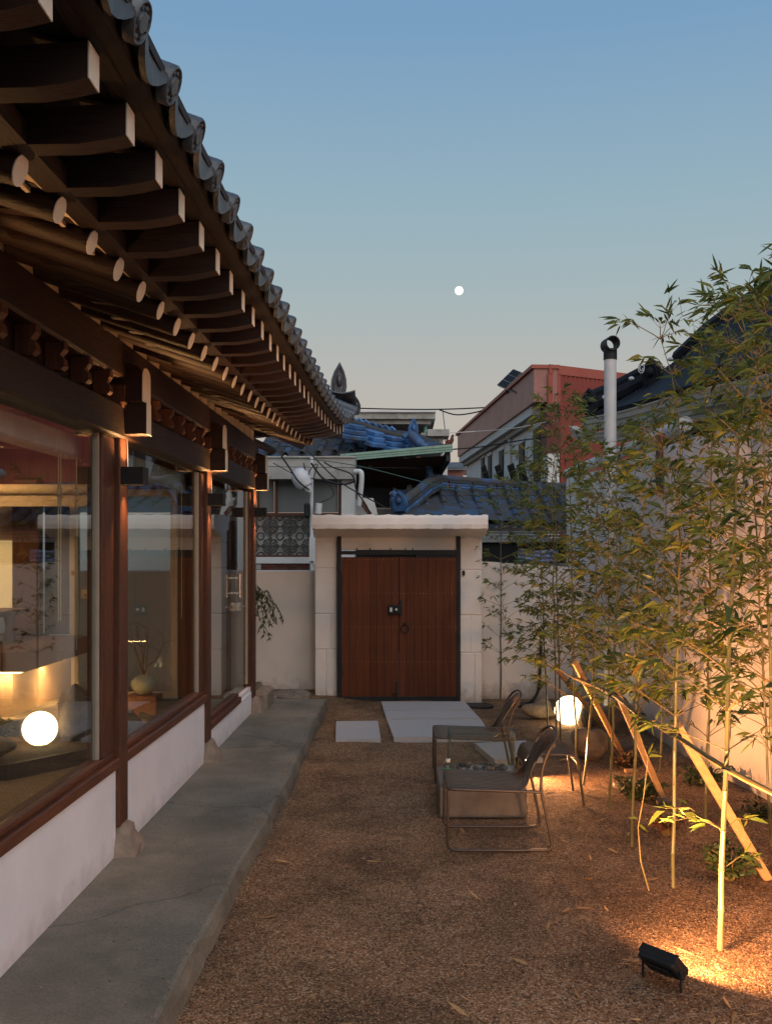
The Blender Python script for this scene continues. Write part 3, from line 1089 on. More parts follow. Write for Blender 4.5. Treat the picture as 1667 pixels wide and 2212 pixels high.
# backlit paper window with a blind, on the end wall
pw = MB().box(-4.70, YE - .01, 1.08, -3.62, YE, 2.12).build('paper_window', BACKLIT, house)
wf = MB()
for (x0, x1) in ((-4.76, -4.70), (-4.20, -4.16), (-3.62, -3.56)):
    wf.box(x0, YE - .04, 1.04, x1, YE - .011, 2.16)
wf.box(-4.76, YE - .04, 2.12, -3.56, YE - .011, 2.18); wf.box(-4.76, YE - .04, 1.0, -3.56, YE - .011, 1.08)
wf.build('window_frame', INTW, house)
MB().box(-4.70, YE - .06, 1.72, -3.62, YE - .045, 2.12).build('roller_blind', BLIND, house)
MB().box(-3.62, YE - .14, .84, -3.37, YE - .001, 2.3, c=.02).build('inner_pillar', INTW, house)
# raised platform with the light strip beneath it
MB().box(-5.19, 8.0, .67, -2.94, 9.58, .83, c=.006).build('raised_platform', INTF, house)
MB().box(-5.19, 8.14, .30, -3.10, 9.58, .669).build('platform_base', INTWALL, house)
MB().box(-5.19, 8.02, .101, -3.0, 9.58, .299, c=.01).build('platform_step', CONCB, house)
ls = MB().box(-5.1, 8.07, .652, -3.02, 8.09, .668)
ls.box(-3.04, 8.09, .652, -3.02, 9.5, .668)
ls.build('light_strip', LED, house)
light('strip_lamp', 'AREA', (-3.9, 8.08, .64), (-3.9, 8.2, .3), 34, (1, .52, .19), shape='RECTANGLE', size=2.2, size_y=.03)
light('strip_lamp', 'AREA', (-3.03, 8.8, .64), (-3.12, 8.8, .3), 30, (1, .52, .19), shape='RECTANGLE', size=.03, size_y=1.3)
light('room_fill_light', 'AREA', (-3.6, 8.6, 2.5), (-3.6, 8.6, 0), 16, (1, .55, .26), shape='DISK', size=.5)  # added fill light warming the room, no fixture hangs here
light('room_fill_light', 'AREA', (-3.6, 5.6, 2.5), (-3.6, 5.6, 0), 24, (1, .55, .26), shape='DISK', size=.5)  # second added fill, brightens the indoor gravel
tb = thing('low_table', (-3.75, 8.9, .831), 'low wooden table standing on the raised indoor platform', 'table')
MB().box(-4.5, 8.6, 1.07, -3.35, 9.2, 1.11, c=.006).build('tabletop', INTW, tb)
for (x, y) in ((-4.35, 8.68), (-3.5, 8.68), (-4.35, 9.12), (-3.5, 9.12)):
    MB().tube([(x, y, .832), (x, y, .95), (x, y, 1.069)], [.05, .035, .055], 10).build('leg', INTW, tb, smooth=True)
cs = MB().sphere((-3.98, 8.75, .875), (.2, .16, .045), 16, 8).build('floor_cushion', CREAM, smooth=True, label='pale round floor cushion under the low indoor table', cat='cushion')

# planting bed with globe lamp, rock and small plants, behind the glass
bed = thing('planting_bed', (-2.6, 7.6, INF), 'low dark edged soil bed on the indoor gravel behind the first glass pane', 'planter')
bp_ = [(-4.2, 6.9), (-2.62, 6.75), (-2.22, 7.35), (-2.05, 8.6), (-2.3, 9.0), (-4.2, 8.0)]
MB().prism([(x, y, INF - .01) for x, y in bp_], (0, 0, .075)).build('soil', SOIL, bed)
eg = MB()
for a, b in zip(bp_[:-2], bp_[1:-1]):
    eg.beam((a[0], a[1], INF + .05), (b[0], b[1], INF + .05), .03, .11)
eg.build('edging', BLACK, bed)


def rock(name, c, size, seed, label, cat='rock', m=ROCK, group=None, sub=1.0):
    rr = random.Random(seed)
    wv = [(Vector((rr.gauss(0, 1), rr.gauss(0, 1), rr.gauss(0, 1))).normalized() * rr.uniform(1.5, 6), rr.uniform(0, 6), rr.uniform(.03, .11)) for _ in range(12)]
    fn = lambda d: 1 + sum(w * math.sin(k.dot(d) + p) for k, p, w in wv)
    mb = MB().sphere((c[0], c[1], c[2] + size[2] * .80), size, 28, 18, fn)
    return mb.build(name, m, smooth=True, label=label, cat=cat, group=group)


def globe(loc, r, label):
    t = thing('globe_lamp', loc, label, 'lamp', 'glowing white globe lamps')
    MB().sphere((loc[0], loc[1], loc[2] + r * .97), r, 32, 20).build('globe', GLOBE, t, smooth=True)
    MB().lathe([(r * .42, 0), (r * .42, .02), (r * .3, .024)], 20, loc).build('base', PLASTIC, t)
    return t


globe(Vector((-2.69, 7.6, .176)), .127, 'glowing white globe lamp on the soil bed behind the house glass')
rock('standing_rock', (-2.52, 7.9, .16), (.13, .11, .24), 5, 'tall craggy brown rock beside the indoor globe lamp')
rock('flat_rock', (-2.95, 7.15, .14), (.22, .14, .10), 6, 'flat grey rock at the front of the indoor soil bed')

lat = MB()


def shrub(name, c, rad, h, n, m, seed, label, leaf=.04, cat='shrub', group=None, flat=.6):
    rr = random.Random(seed)
    t = thing(name, c, label, cat, group)
    c = Vector(c)
    stm, lv = MB(), MB()
    for i in range(max(6, n // 14)):
        a = rr.uniform(0, 2 * PI)
        q = rr.random() ** .5
        tip = c + Vector((math.cos(a) * rad * q, math.sin(a) * rad * q, h * rr.uniform(.5, 1)))
        stm.tube([c + Vector((math.cos(a) * .02, math.sin(a) * .02, -.01)), c.lerp(tip, .5) + Vector((0, 0, .02)), tip], [.004, .003, .0015], 4)
        for k in range(14):
            p = c.lerp(tip, rr.uniform(.35, 1.05)) + Vector((rr.gauss(0, 1), rr.gauss(0, 1), rr.gauss(0, .7))) * rad * .14
            p.z = max(p.z, c.z + .005)
            d = Vector((rr.gauss(0, 1), rr.gauss(0, 1), rr.gauss(.1, .6))).normalized()
            s_ = d.cross(Vector((rr.gauss(0, 1), rr.gauss(0, 1), rr.gauss(0, 1)))).normalized()
            l = leaf * rr.uniform(.6, 1.3)
            lv.add([p, p + d * l * .5 + s_ * l * .22, p + d * l, p + d * l * .5 - s_ * l * .22], [(0, 1, 2), (0, 2, 3)])
    stm.build('stems', TWIG, t)
    lv.build('foliage', m, t, kind='stuff')
    return t


shrub('small_pine', (-2.98, 7.55, .17), .13, .22, 260, SHRUBG, 11, 'small green leafy shrub left of the indoor globe lamp', leaf=.035)
rock('dark_rock', (-2.25, 8.35, .15), (.10, .08, .08), 8, 'small dark rock at the far end of the indoor soil bed')
MB().box(-3.0, 5.9, .101, -2.55, 6.5, .13, c=.006).build('indoor_stepping_slab', SLAB, label='pale square stepping slab on the indoor gravel near the glass', cat='stepping stone')
MB().box(-2.3, 8.75, .101, -1.7, 9.45, .13, c=.006).build('indoor_stepping_slab', SLAB, label='pale stepping slab before the indoor cream sliding door', cat='stepping stone')
# vase with bare branches
vs_ = thing('vase', (-2.36, 9.35, .131), 'round celadon vase holding bare branches by the cream sliding door', 'vase')
pl_ = MB().box(-2.5, 9.22, .131, -2.22, 9.48, .31, c=.008).build('vase_stand', INTW, label='low wooden stand under the celadon vase', cat='stand')
MB().lathe([(.05, 0), (.06, .005), (.10, .05), (.118, .09), (.11, .13), (.07, .165), (.05, .172), (.055, .185), (.045, .186), (.04, .17), (.03, .10)], 28, (-2.36, 9.35, .311)).build('vase_body', CERAMIC, vs_, smooth=True)
vs_.location.z = .311
for k in kids(vs_):
    k.location.z -= .18
br = MB()
rb = random.Random(4)
for k in range(7):
    p = Vector((-2.36, 9.35, .48)); d = Vector((rb.gauss(0, .35), rb.gauss(0, .12), 1)).normalized()
    path = [p.copy()]
    for s_ in range(5):
        d = (d + Vector((rb.gauss(0, .3), rb.gauss(0, .1), rb.gauss(.05, .15)))).normalized()
        p = p + d * .09
        path.append(p.copy())
        if s_ > 1:
            q_ = p + Vector((rb.gauss(0, .07), rb.gauss(0, .03), rb.uniform(.02, .09)))
            br.tube([p, q_], [.0025, .001], 4)
    br.tube(path, [.006, .005, .004, .003, .0025, .0015], 5)
br.build('bare_branches', TWIG, vs_)

# ---------------- wall lamps on the pillars
for i, y in enumerate(PILL):
    t = thing('wall_lamp', (-1.34, y, 1.94), ['black box wall lamp on the pillar before the first glass bay', 'black box wall lamp on the pillar between the first and second glass bays', 'black box wall lamp on the pillar between the second glass bay and the glass door',
              'black box wall lamp on the farthest pillar at the house corner'][i], 'wall lamp', 'black box wall lamps on the pillars')
    b = MB()
    x0, x1, y0, y1, z0, z1, th = -1.399, -1.29, y - .06, y + .05, 1.943, 2.030, .006
    b.box(x0, y0, z0, x0 + th, y1, z1); b.box(x1 - th, y0, z0, x1, y1, z1)
    b.box(x0 + th, y0, z0, x1 - th, y0 + th, z1); b.box(x0 + th, y1 - th, z0, x1 - th, y1, z1)
    b.build('housing', BLACK, t)
    MB().box(x0 + th, y0 + th, z0 + .012, x1 - th, y1 - th, z0 + .016).build('lower_lens', LENSW, t)
    MB().box(x0 + th, y0 + th, z1 - .016, x1 - th, y1 - th, z1 - .012).build('upper_lens', LENSW, t)
    yc = (y0 + y1) / 2
    put_under(light('lamp_down', 'SPOT', (-1.352, yc, z0 + .008), (-1.37, yc, 0), 24, (1, .50, .18), spot_size=math.radians(80), spot_blend=.9, shadow_soft_size=.02), t)
    put_under(light('lamp_up', 'SPOT', (-1.325, yc, z1 - .008), (-1.25, yc, 3), 34 if y > 3 else 16, (1, .50, .18), spot_size=math.radians(150), spot_blend=.9, shadow_soft_size=.02), t)
    # bead chain above the lamp
    MB().tube([(-1.395, y + .03, 2.20), (-1.392, y + .035, 2.10), (-1.39, y + .03, 2.035)], .003, 5).build('bead_chain', BRASS, t)

# ================================================================== BACK WALL AND GATE
YW = 11.4
bw = MB()
bw.box(-7, YW, -.1, -.945, YW + .16, 1.41, c=.012)
bw.build('boundary_wall', WALLP, label='white rendered boundary wall left of the wooden gate', cat='wall')
bw = MB()
vs = [(.858, YW, -.1), (2.05, YW, -.1), (2.05, YW, 1.42), (1.7, YW, 1.46), (1.25, YW, 1.48), (1.05, YW, 1.50), (.858, YW, 1.51)]
bw.prism(vs, (0, .16, 0))
bw.build('boundary_wall', WALLP, label='low white rendered boundary wall between the gate and the bamboo', cat='wall')
# right wall
rw = MB()
rx = lambda y: 2.71 - .063 * y
y0, y1 = 1.0, 12.2
nseg = 40
vs, fs = [], []
for i in range(nseg + 1):
    y = y0 + (y1 - y0) * i / nseg
    zt = 2.475 + .012 * math.sin(y * 1.7)
    bl = .012 * math.sin(y * 2.3)
    vs += [(rx(y) + bl - .02, y, -.1), (rx(y) + bl, y, 1.2), (rx(y), y, zt), (rx(y) + .16, y, zt), (rx(y) + .16, y, -.1)]
for i in range(nseg):
    for j in range(4):
        a = i * 5 + j
        fs.append((a, a + 1, a + 6, a + 5))
rw.add(vs, fs + [(0, 1, 2, 3, 4), tuple(nseg * 5 + k for k in range(5))])
rwo = rw.build('side_wall', WALLP, smooth=True, label='tall white rendered side wall behind the bamboo row', cat='wall')
# brown timber post and coping strip on the side wall
MB().box(rx(8.6) - .03, 8.55, 2.10, rx(8.6) + .02, 8.68, 2.60).build('timber_post', BROWNF, rwo)

gate = thing('courtyard_gate', (-.045, YW, 0), 'white canopied block gateway with reddish brown double wooden doors', 'gate')
gy0, gy1 = 11.08, 11.42


def col(x0, x1, rows, flip):
    zs = [-.1] + rows + [1.86]
    for i, (a, b) in enumerate(zip(zs[:-1], zs[1:])):
        w0, w1 = x0, x1
        if i in (0, 1):
            xm = (x0 + x1) / 2 + (.04 if (i + flip) % 2 else -.01)
            MB().box(w0 + R.uniform(-.002, .002), gy0 + .003 * i, a + .003, xm - .003, gy1, b - .003, c=.007).build('concrete_block', BLOCKP, gate)
            MB().box(xm + .003, gy0 + .003 * i + .002, a + .003, w1, gy1, b - .003, c=.007).build('concrete_block', BLOCKP, gate)
        else:
            MB().box(w0 + R.uniform(-.003, .003), gy0 + R.uniform(0, .004), a + .003, w1 + R.uniform(-.003, .003), gy1, b - .003, c=.008).build('concrete_block', BLOCKP, gate)
    MB().box(x0 + .012, gy0 + .014, -.09, x1 - .012, gy1 - .004, 1.85).build('mortar', WALLP, gate)


zr = [P(0, y_, 11.08).z for y_ in (1403, 1326, 1228, 1172)]
col(-.95, -.694, zr, 0)
col(.618, .855, [P(0, y_, 11.08).z for y_ in (1410, 1329, 1231)], 1)
MB().box(-.694, gy0 + .02, P(0, 1188, 11.1).z, .618, gy1 - .02, 1.86).build('lintel', WALLP, gate)
# canopy slab with sloping soffit and crusty edge
vs, fs = [], []
nc = 44
for i in range(nc + 1):
    x = -.945 + 1.83 * i / nc
    ed = .006 * math.sin(x * 31) + .004 * math.sin(x * 77)
    e2 = 1 - max(0, (x - .82) / .065) ** 2 * .35
    zt = 2.0 - .002 * (x > 0)
    vs += [(x, 10.66 + ed * .4, 1.856 + ed * .3), (x, 10.65, 1.90), (x, 10.655, 1.97 * (1 if e2 > .9 else 1)), (x, 10.67, zt + ed * .8), (x, 11.55, zt + .02), (x, 11.55, 1.87), (x, 11.06, 1.77), (x, 10.72, 1.853)]
for i in range(nc):
    for j in range(8):
        a, b = i * 8 + j, i * 8 + (j + 1) % 8
        fs.append((a, b, b + 8, a + 8))
fs += [tuple(range(8)), tuple(nc * 8 + k for k in range(8))]
MB().add(vs, fs).build('canopy', BLOCKP, gate)
# steel posts and rail
yp = 11.03
px0, px1 = P(728, 0, yp).x, P(737, 0, yp).x
qx0, qx1 = P(985, 0, yp).x, P(994, 0, yp).x
MB().box(px0, yp - .02, -.02, px1, yp + .025, P(0, 1155, yp).z, c=.003).build('steel_post', BLACK, gate)
MB().box(qx0, yp - .02, -.02, qx1, yp + .025, P(0, 1157, yp).z, c=.003).build('steel_post', BLACK, gate)
MB().box(px1, yp - .012, P(0, 1198, yp).z, qx0, yp + .02, P(0, 1190, yp).z).build('top_rail', BLACK, gate)
tr = MB()
for x in (-.5, -.36, -.14, .02, .10):
    tr.box(x, yp, P(0, 1190, yp).z + .001, x + .012, yp + .012, P(0, 1186, yp).z + .01)
tr.build('rail_pegs', BLACK, gate)
MB().box(px1, yp - .01, .0, qx0, yp + .05, .045).build('threshold', BLACK, gate)
zb, zt = P(0, 1505, yp).z, P(0, 1203, yp).z
xm = P(862, 0, yp).x


def leafdoor(x0, x1, n, side):
    d = MB().box(x0 + .004, yp + .012, zb + .02, x1 - .004, yp + .03, zt - .02).build('door', BLACK, gate)
    xs = [x0 + (x1 - x0) * k / n + (R.uniform(-.008, .008) if 0 < k < n else 0) for k in range(n + 1)]
    for a, b in zip(xs[:-1], xs[1:]):
        pk = MB().box(a + .0008, yp - .012 + R.uniform(-.001, .001), zb + R.uniform(0, .004), b - .0008, yp + .011, zt - R.uniform(0, .003), c=.0012)
        pk.build('plank', GATEW, d)
    sc = MB()
    for z_ in (zt - .03, zt - (zt - zb) * .26, zt - (zt - zb) * .5, zt - (zt - zb) * .75):
        for a, b in zip(xs[:-1], xs[1:]):
            for x in (a + .016, b - .016):
                sc.box(x - .0018, yp - .015, z_ - .0018, x + .0018, yp - .011, z_ + .0018)
    sc.build('screws', BRASS, d, kind='stuff')
    hg = MB()
    xh = x0 if side < 0 else x1
    for z_ in (1.23, 1.07, .27):
        hg.box(xh - .010, yp - .026, z_, xh + .010, yp - .013, z_ + .13)
    hg.build('hinges', BLACK, d)
    return d


dl = leafdoor(P(737.5, 0, yp).x, xm - .003, 8, -1)
dr_ = leafdoor(xm + .003, P(987, 0, yp).x, 8, 1)
# lock box
a, b = P(838, 1307, yp), P(865, 1326, yp)
lb = MB().box(a.x, yp - .045, b.z, b.x - .003, yp - .014, a.z, c=.006)
lb.build('lock_box', BLACK, dl)
MB().lathe([(.014, 0), (.014, .02), (.006, .024)], 12, ((a.x + b.x) / 2 + .02, yp - .045, (a.z + b.z) / 2), Matrix.Rotation(PI / 2, 4, 'X')).build('lock_knob', BRASS, dl, smooth=True)
MB().box(a.x + .02, yp - .0475, b.z + .025, a.x + .045, yp - .0455, a.z - .025).build('lock_window', PLASTIC, dl)
MB().box(xm + .006, yp - .03, b.z - .02, xm + .03, yp - .014, a.z + .05).build('lock_strike', BLACK, dr_)
rc = P(874, 1358, yp)
MB().tube([(rc.x + .042 * math.cos(t), yp - .022, rc.z + .042 * math.sin(t)) for t in np.linspace(0, 2 * PI, 20)[:-1]], .006, 6, closed=True).sphere((rc.x, yp - .02, rc.z + .05), .018, 8, 6).build('ring_handle', BLACK, dr_, smooth=True)
MB().box(xm - .075, yp - .03, .085, xm - .03, yp - .014, .10).box(xm - .035, yp - .03, .0, xm - .02, yp - .014, .22).build('drop_bolt', BLACK, dl)
# little box on right column
MB().box(.64, gy0 - .02, 1.36, .67, gy0 - .002, 1.41).build('bell_button', BLACK, gate)

# ================================================================== SLABS ON THE GROUND
def slab(pts, label, th=.035):
    poly = [G(x, y, .03) for x, y in pts]
    return MB().prism([(p.x, p.y, -.02) for p in poly], (0, 0, .05)).build('stepping_slab', SLAB, label=label, cat='stepping stone', group='grey stone slabs set in the gravel')


slab([(726, 1558), (816, 1557), (822, 1596), (725, 1597)], 'square grey stepping slab lying alone beside the walkway')
slab([(823, 1515), (1003, 1515), (1018, 1532), (829, 1533)], 'long grey stone slab nearest the gate threshold')
slab([(829.5, 1535.5), (1020, 1534.5), (1036, 1551), (835, 1552)], 'middle one of three long grey slabs before the gate')
slab([(836, 1554.5), (1038, 1553.5), (1062, 1590), (850, 1592)], 'wide grey slab farthest from the gate threshold')
slab([(1025, 1605), (1135, 1599), (1172, 1638), (1068, 1641)], 'grey stepping slab behind the glass fire box')

# ================================================================== FIRE TABLE, BOTTLE
ft_ = thing('fire_table', (.49, 6.58, 0), 'low square concrete fire table with a clear glass wind guard', 'fire table')
MB().box(.225, 6.26, -.02, .756, 6.93, .16, c=.006).build('concrete_base', CONCB, ft_)
MB().box(.29, 6.60, .1605, .735, 6.88, .175).build('burner_tray', SLAB, ft_)
x0, x1, y0, y1, z0, z1 = .30, .725, 6.62, 6.86, .176, .43
gp = [(x0, y0, x1, y0 + .008), (x0, y1 - .008, x1, y1), (x0, y0 + .009, x0 + .008, y1 - .009), (x1 - .008, y0 + .009, x1, y1 - .009)]
for (a0, b0, a1, b1) in gp:
    pn = MB().box(a0, b0, z0, a1, b1, z1).build('glass_panel', GLASSC, ft_)
    MB().box(a0, b0, z1 + .0003, a1, b1, z1 + .0035).build('polished_edge', GLASSE, pn)
for (x, y) in ((x0 - .001, y0 - .001), (x1 - .007, y0 - .001), (x0 - .001, y1 - .007), (x1 - .007, y1 - .007)):
    MB().box(x, y, z0, x + .008, y + .008, z1 - .001).build('corner_joint', GLASSE, ft_)
rp_ = random.Random(9)
for k in range(46):
    x, y = rp_.uniform(x0 + .03, x1 - .03), rp_.uniform(y0 + .03, y1 - .03)
    r_ = rp_.uniform(.014, .026)
    MB().sphere((x, y, .176 + r_ * .5 + (.015 if k > 30 else 0)), (r_, r_ * rp_.uniform(.7, 1), r_ * .65), 8, 6).build('pebble', PEBBLE, ft_, smooth=True)
bt = thing('water_bottle', (.277, 6.31, .161), 'small green labelled plastic bottle on the corner of the fire table', 'bottle')
c_ = (.277, 6.31, .161)
MB().lathe([(.022, 0), (.028, .004), (.0285, .045), (.027, .05), (.0285, .056), (.0285, .115), (.025, .13), (.014, .146), (.012, .152)], 20, c_).build('bottle_body', BOTTLE, bt, smooth=True)
MB().lathe([(.0289, .045), (.0291, .05), (.0291, .105), (.0289, .11)], 20, c_).build('label', GREENLABEL, bt, smooth=True)
MB().lathe([(.0135, .152), (.0145, .154), (.0145, .170), (.013, .172)], 16, c_).build('cap', PLASTIC, bt, smooth=True)

# ================================================================== WIRE CHAIRS
def smooth_path(pts, n=6):
    pts = [Vector(p) for p in pts]
    out = []
    for i in range(len(pts) - 1):
        p0, p1, p2, p3 = pts[max(i - 1, 0)], pts[i], pts[i + 1], pts[min(i + 2, len(pts) - 1)]
        for k in range(n):
            t = k / n
            out.append(.5 * ((2 * p1) + (-p0 + p2) * t + (2 * p0 - 5 * p1 + 4 * p2 - p3) * t * t + (-p0 + 3 * p1 - 3 * p2 + p3) * t ** 3))
    out.append(pts[-1])
    return out


def round_poly(pts, r, n=5, closed=False):
    pts = [Vector(p) for p in pts]
    out = []
    m = len(pts)
    for i in range(m):
        if not closed and i in (0, m - 1):
            out.append(pts[i]); continue
        a, b, c = pts[i - 1], pts[i], pts[(i + 1) % m]
        d1, d2 = (a - b), (c - b)
        rr = min(r, d1.length * .45, d2.length * .45)
        p, q = b + d1.normalized() * rr, b + d2.normalized() * rr
        for k in range(n + 1):
            t = k / n
            out.append(p * (1 - t) ** 2 + b * 2 * t * (1 - t) + q * t * t)
    return out


def wire_chair(loc, rz, label):
    t = thing('wire_chair', loc, label, 'chair', 'steel wire garden seats', rz)
    W = .24
    tr_ = .0085
    for s_ in (-1, 1):
        y = s_ * W
        MB().tube(round_poly([(.0, y, .33), (-.004, y, .009), (.565, y, .009), (.50, y, .33)], .05), tr_, 10).build('leg_frame', STEEL, t, smooth=True, local=True)
    # seat rim and back loop
    rim = round_poly([(.50, -W, .322), (.0, -W, .338), (.0, W, .338), (.50, W, .322)], .035)
    MB().tube(rim, tr_, 10).build('seat_rim', STEEL, t, smooth=True, local=True)
    bl_ = smooth_path([(.50, -W, .322), (.505, -W * .93, .42), (.535, -W * .92, .52), (.575, -W * .85, .585), (.60, -W * .45, .615), (.605, 0, .625),
                       (.60, W * .45, .615), (.575, W * .85, .585), (.535, W * .92, .52), (.505, W * .93, .42), (.50, W, .322)], 5)
    MB().tube(bl_, tr_, 10).build('back_rim', STEEL, t, smooth=True, local=True)
    nw = 13
    for k in range(nw):
        u = -1 + 2 * (k + .5) / nw
        ys = u * (W - .012)
        yw = u * W * .50
        yt = u * W * .80
        zt_ = .61 - .05 * u * u
        pts = smooth_path([(.002, ys, .337), (.06, ys, .345), (.22, ys, .333), (.36, ys * .97, .325), (.425, ys * .86, .345), (.455, yw * 1.15, .40), (.485, yw, .455),
                           (.52, yw * 1.15, .52), (.565, yt, zt_ - .025), (.60 - .02 * u * u, yt * 1.04, zt_)], 4)
        MB().tube(pts, .0044, 6).build('wire', STEEL, t, smooth=True, local=True)
    return t


wire_chair((.243, 5.75, -.008), 0, 'wire lounge chair nearest the camera, in front of the concrete fire table')
wire_chair((.225, 7.29, -.008), 0, 'wire lounge chair standing behind the glass fire box')
st = thing('wire_stool', (.94, 6.66, 0), 'backless wire stool between the near chair and the rocks', 'stool', 'steel wire garden seats')
W = .205
for s_ in (-1, 1):
    MB().tube(round_poly([(-.19, s_ * W, .008), (-.155, s_ * W, .33), (.155, s_ * W, .33), (.20, s_ * W, .008)], .06), .0085, 10).build('leg_frame', STEEL, st, smooth=True, local=True)
for k in range(11):
    u = -1 + 2 * (k + .5) / 11
    ys = u * (W - .006)
    MB().tube(smooth_path([(-.175, ys, .255), (-.165, ys, .30), (-.13, ys, .335), (0, ys, .333), (.13, ys, .335), (.165, ys, .30), (.175, ys, .255)], 4), .0045, 6).build('wire', STEEL, st, smooth=True, local=True)
for x in (-.175, .175):
    MB().tube([(x, -W, .255), (x, W, .255)], .006, 8).build('cross_bar', STEEL, st, smooth=True, local=True)

# ================================================================== BAMBOO
lv_t = [(0, 0, 0), (-.5, .28, -.02), (0, .30, .05), (.5, .28, -.02), (-.42, .62, -.06), (0, .64, .0), (.42, .62, -.06), (0, 1.0, -.10)]
lf_t = [(0, 2, 1), (0, 3, 2), (1, 2, 5, 4), (2, 3, 6, 5), (4, 5, 7), (5, 6, 7)]
LEAFV = np.array(lv_t)
leaf_meshes = []
for (w_, l_, dr) in ((.095, 1, 1), (.115, 1, 2.0), (.08, 1, .4), (.10, 1, 3.0)):
    mbb = MB().add([(x * w_, y * l_, z * dr * (1 if i == 0 else 1)) for i, (x, y, z) in enumerate(lv_t)], lf_t)
    leaf_meshes.append(mbb.mesh('leaf', LEAFO, smooth=True))
OCC = bpy.data


def bamboo(base, top, r0, seed, label, z0=.7, dens=1.0, spread=.5, leaf=.105, singles=0, curve=None, sprigs=()):
    rr = random.Random(seed)
    base, top = Vector(base), Vector(top)
    t = thing('bamboo', base, label, 'bamboo', 'bamboo plants along the side wall')
    nn = max(8, int((top - base).length / .16))
    pts, rad = [], []
    for i in range(nn + 1):
        u = i / nn
        p = base.lerp(top, u) + Vector(curve or (0, 0, 0)) * (math.sin(u * PI) if curve else 0)
        p += Vector((rr.gauss(0, .003), rr.gauss(0, .003), 0))
        if u > .75:
            p += Vector((.10, -.02, -.02)) * ((u - .75) / .25) ** 2 * (1 if seed % 2 else -1)
        pts.append(p)
        rad.append(r0 * (1 - .82 * u ** 1.3))
    cp, crd = [], []
    for i, (p, q) in enumerate(zip(pts, rad)):
        if 0 < i < nn:
            d = (pts[i + 1] - p).normalized()
            cp += [p - d * .006, p - d * .0015, p + d * .003, p + d * .007]
            crd += [q * .97, q * 1.22, q * 1.05, q * .97]
        else:
            cp.append(p); crd.append(q)
    MB().tube(cp, crd, 8).build('culm', BAMB, t, smooth=True)
    br, leaves = MB(), []

    def cluster(p, d, n):
        for _ in range(n):
            dd = (d + Vector((rr.gauss(0, .45), rr.gauss(0, .45), rr.gauss(-.42, .35)))).normalized()
            l = leaf * rr.uniform(.55, 1.25)
            s_ = dd.cross(Vector((rr.gauss(0, .5), rr.gauss(0, .5), 1))).normalized()
            leaves.append((p + Vector((rr.gauss(0, .006), rr.gauss(0, .006), rr.gauss(0, .006))), dd, s_, l))

    def branch(p, az, Lb, up):
        d = Vector((math.cos(az), math.sin(az), up)).normalized()
        path = [p.copy()]
        k = max(3, int(Lb / .07))
        for j in range(k):
            d = (d + Vector((rr.gauss(0, .07), rr.gauss(0, .07), -.055))).normalized()
            p = p + d * (Lb / k)
            path.append(p.copy())
            if j >= 1 and rr.random() < .92 * dens:
                for sgn in (-1, 1):
                    if rr.random() < .85:
                        sd = (d + Vector((-d.y, d.x, 0)) * sgn * .9 + Vector((0, 0, rr.uniform(-.2, .4)))).normalized()
                        ln = rr.uniform(.04, .12)
                        q = p + sd * ln
                        br.tube([p, q], [.0014, .0008], 3, cap=False)
                        cluster(q, sd, rr.choice((3, 3, 4, 5)))
        cluster(p, d, 4)
        br.tube(path, [.0028 * (1 - .7 * i / len(path)) for i in range(len(path))], 4, cap=False)

    az = rr.uniform(0, 2 * PI)
    for i, p in enumerate(pts):
        if p.z < z0 or i == 0:
            continue
        u = (p.z - z0) / max(.1, top.z - z0)
        az += PI + rr.gauss(0, .5)
        Lb = spread * (1.0 - .62 * u) * rr.uniform(.65, 1.15) * min(1, .7 + u * 2.5)
        for s_ in range(3 if seed in (1, 13) else 4):
            branch(p, az + rr.gauss(0, .5) + s_ * 1.65, Lb * (1, .75, .9, .6)[s_], rr.uniform(.45, .95))
    branch(pts[-1], az, .12, 1.5)
    for (z_, a_, l_) in sprigs:
        k = min(range(len(pts)), key=lambda i: abs(pts[i].z - z_))
        p = pts[k]
        d = Vector((math.cos(a_), math.sin(a_), .55)).normalized()
        q = p + d * l_ * .6
        e = q + Vector((d.x, d.y, -.15)).normalized() * l_ * .4
        br.tube([p, q, e], [.0024, .0016, .001], 4)
        for pp in (q, e, q.lerp(e, .5)):
            cluster(pp, d, 3)
    br.build('branches', TWIG, t, kind='stuff')
    # split leaves: the ones nearest the camera as single objects
    leaves.sort(key=lambda L: (L[0] - Vector((0, 0, H))).length / L[3])
    sing, rest = leaves[:singles], leaves[singles:]
    for (p, dd, s_, l) in sing:
        z = s_.cross(dd)
        M = Matrix((s_, dd, z)).transposed().to_4x4() @ Matrix.Scale(l, 4)
        M.translation = p
        inst(rr.choice(leaf_meshes), t, M, 'leaf')
    if rest:
        A = np.array([(p.x, p.y, p.z) for p, _, _, _ in rest]) - np.array(wloc(t))
        D = np.array([tuple(d) for _, d, _, _ in rest]); S = np.array([tuple(s_) for _, _, s_, _ in rest])
        Z = np.cross(S, D); Ln = np.array([l for _, _, _, l in rest])
        n = len(rest)
        wd = .078 + .045 * np.random.default_rng(seed).random(n)
        dr = .3 + 3.0 * np.random.default_rng(seed + 1).random(n)
        Vv = A[:, None] + Ln[:, None, None] * (S[:, None] * (LEAFV[None, :, 0, None] * wd[:, None, None]) + D[:, None] * LEAFV[None, :, 1, None] + Z[:, None] * (LEAFV[None, :, 2, None] * dr[:, None, None]))
        Vv = Vv.reshape(-1, 3)
        me = bpy.data.meshes.new('foliage')
        fl = []
        for i in range(n):
            o8 = i * 8
            fl += [tuple(o8 + a for a in f) for f in lf_t]
        me.from_pydata(Vv.tolist(), [], fl)
        me.materials.append(LEAFI)
        o = bpy.data.objects.new('foliage', me)
        COL.objects.link(o)
        o.parent = t
        o['kind'] = 'stuff'
    return t


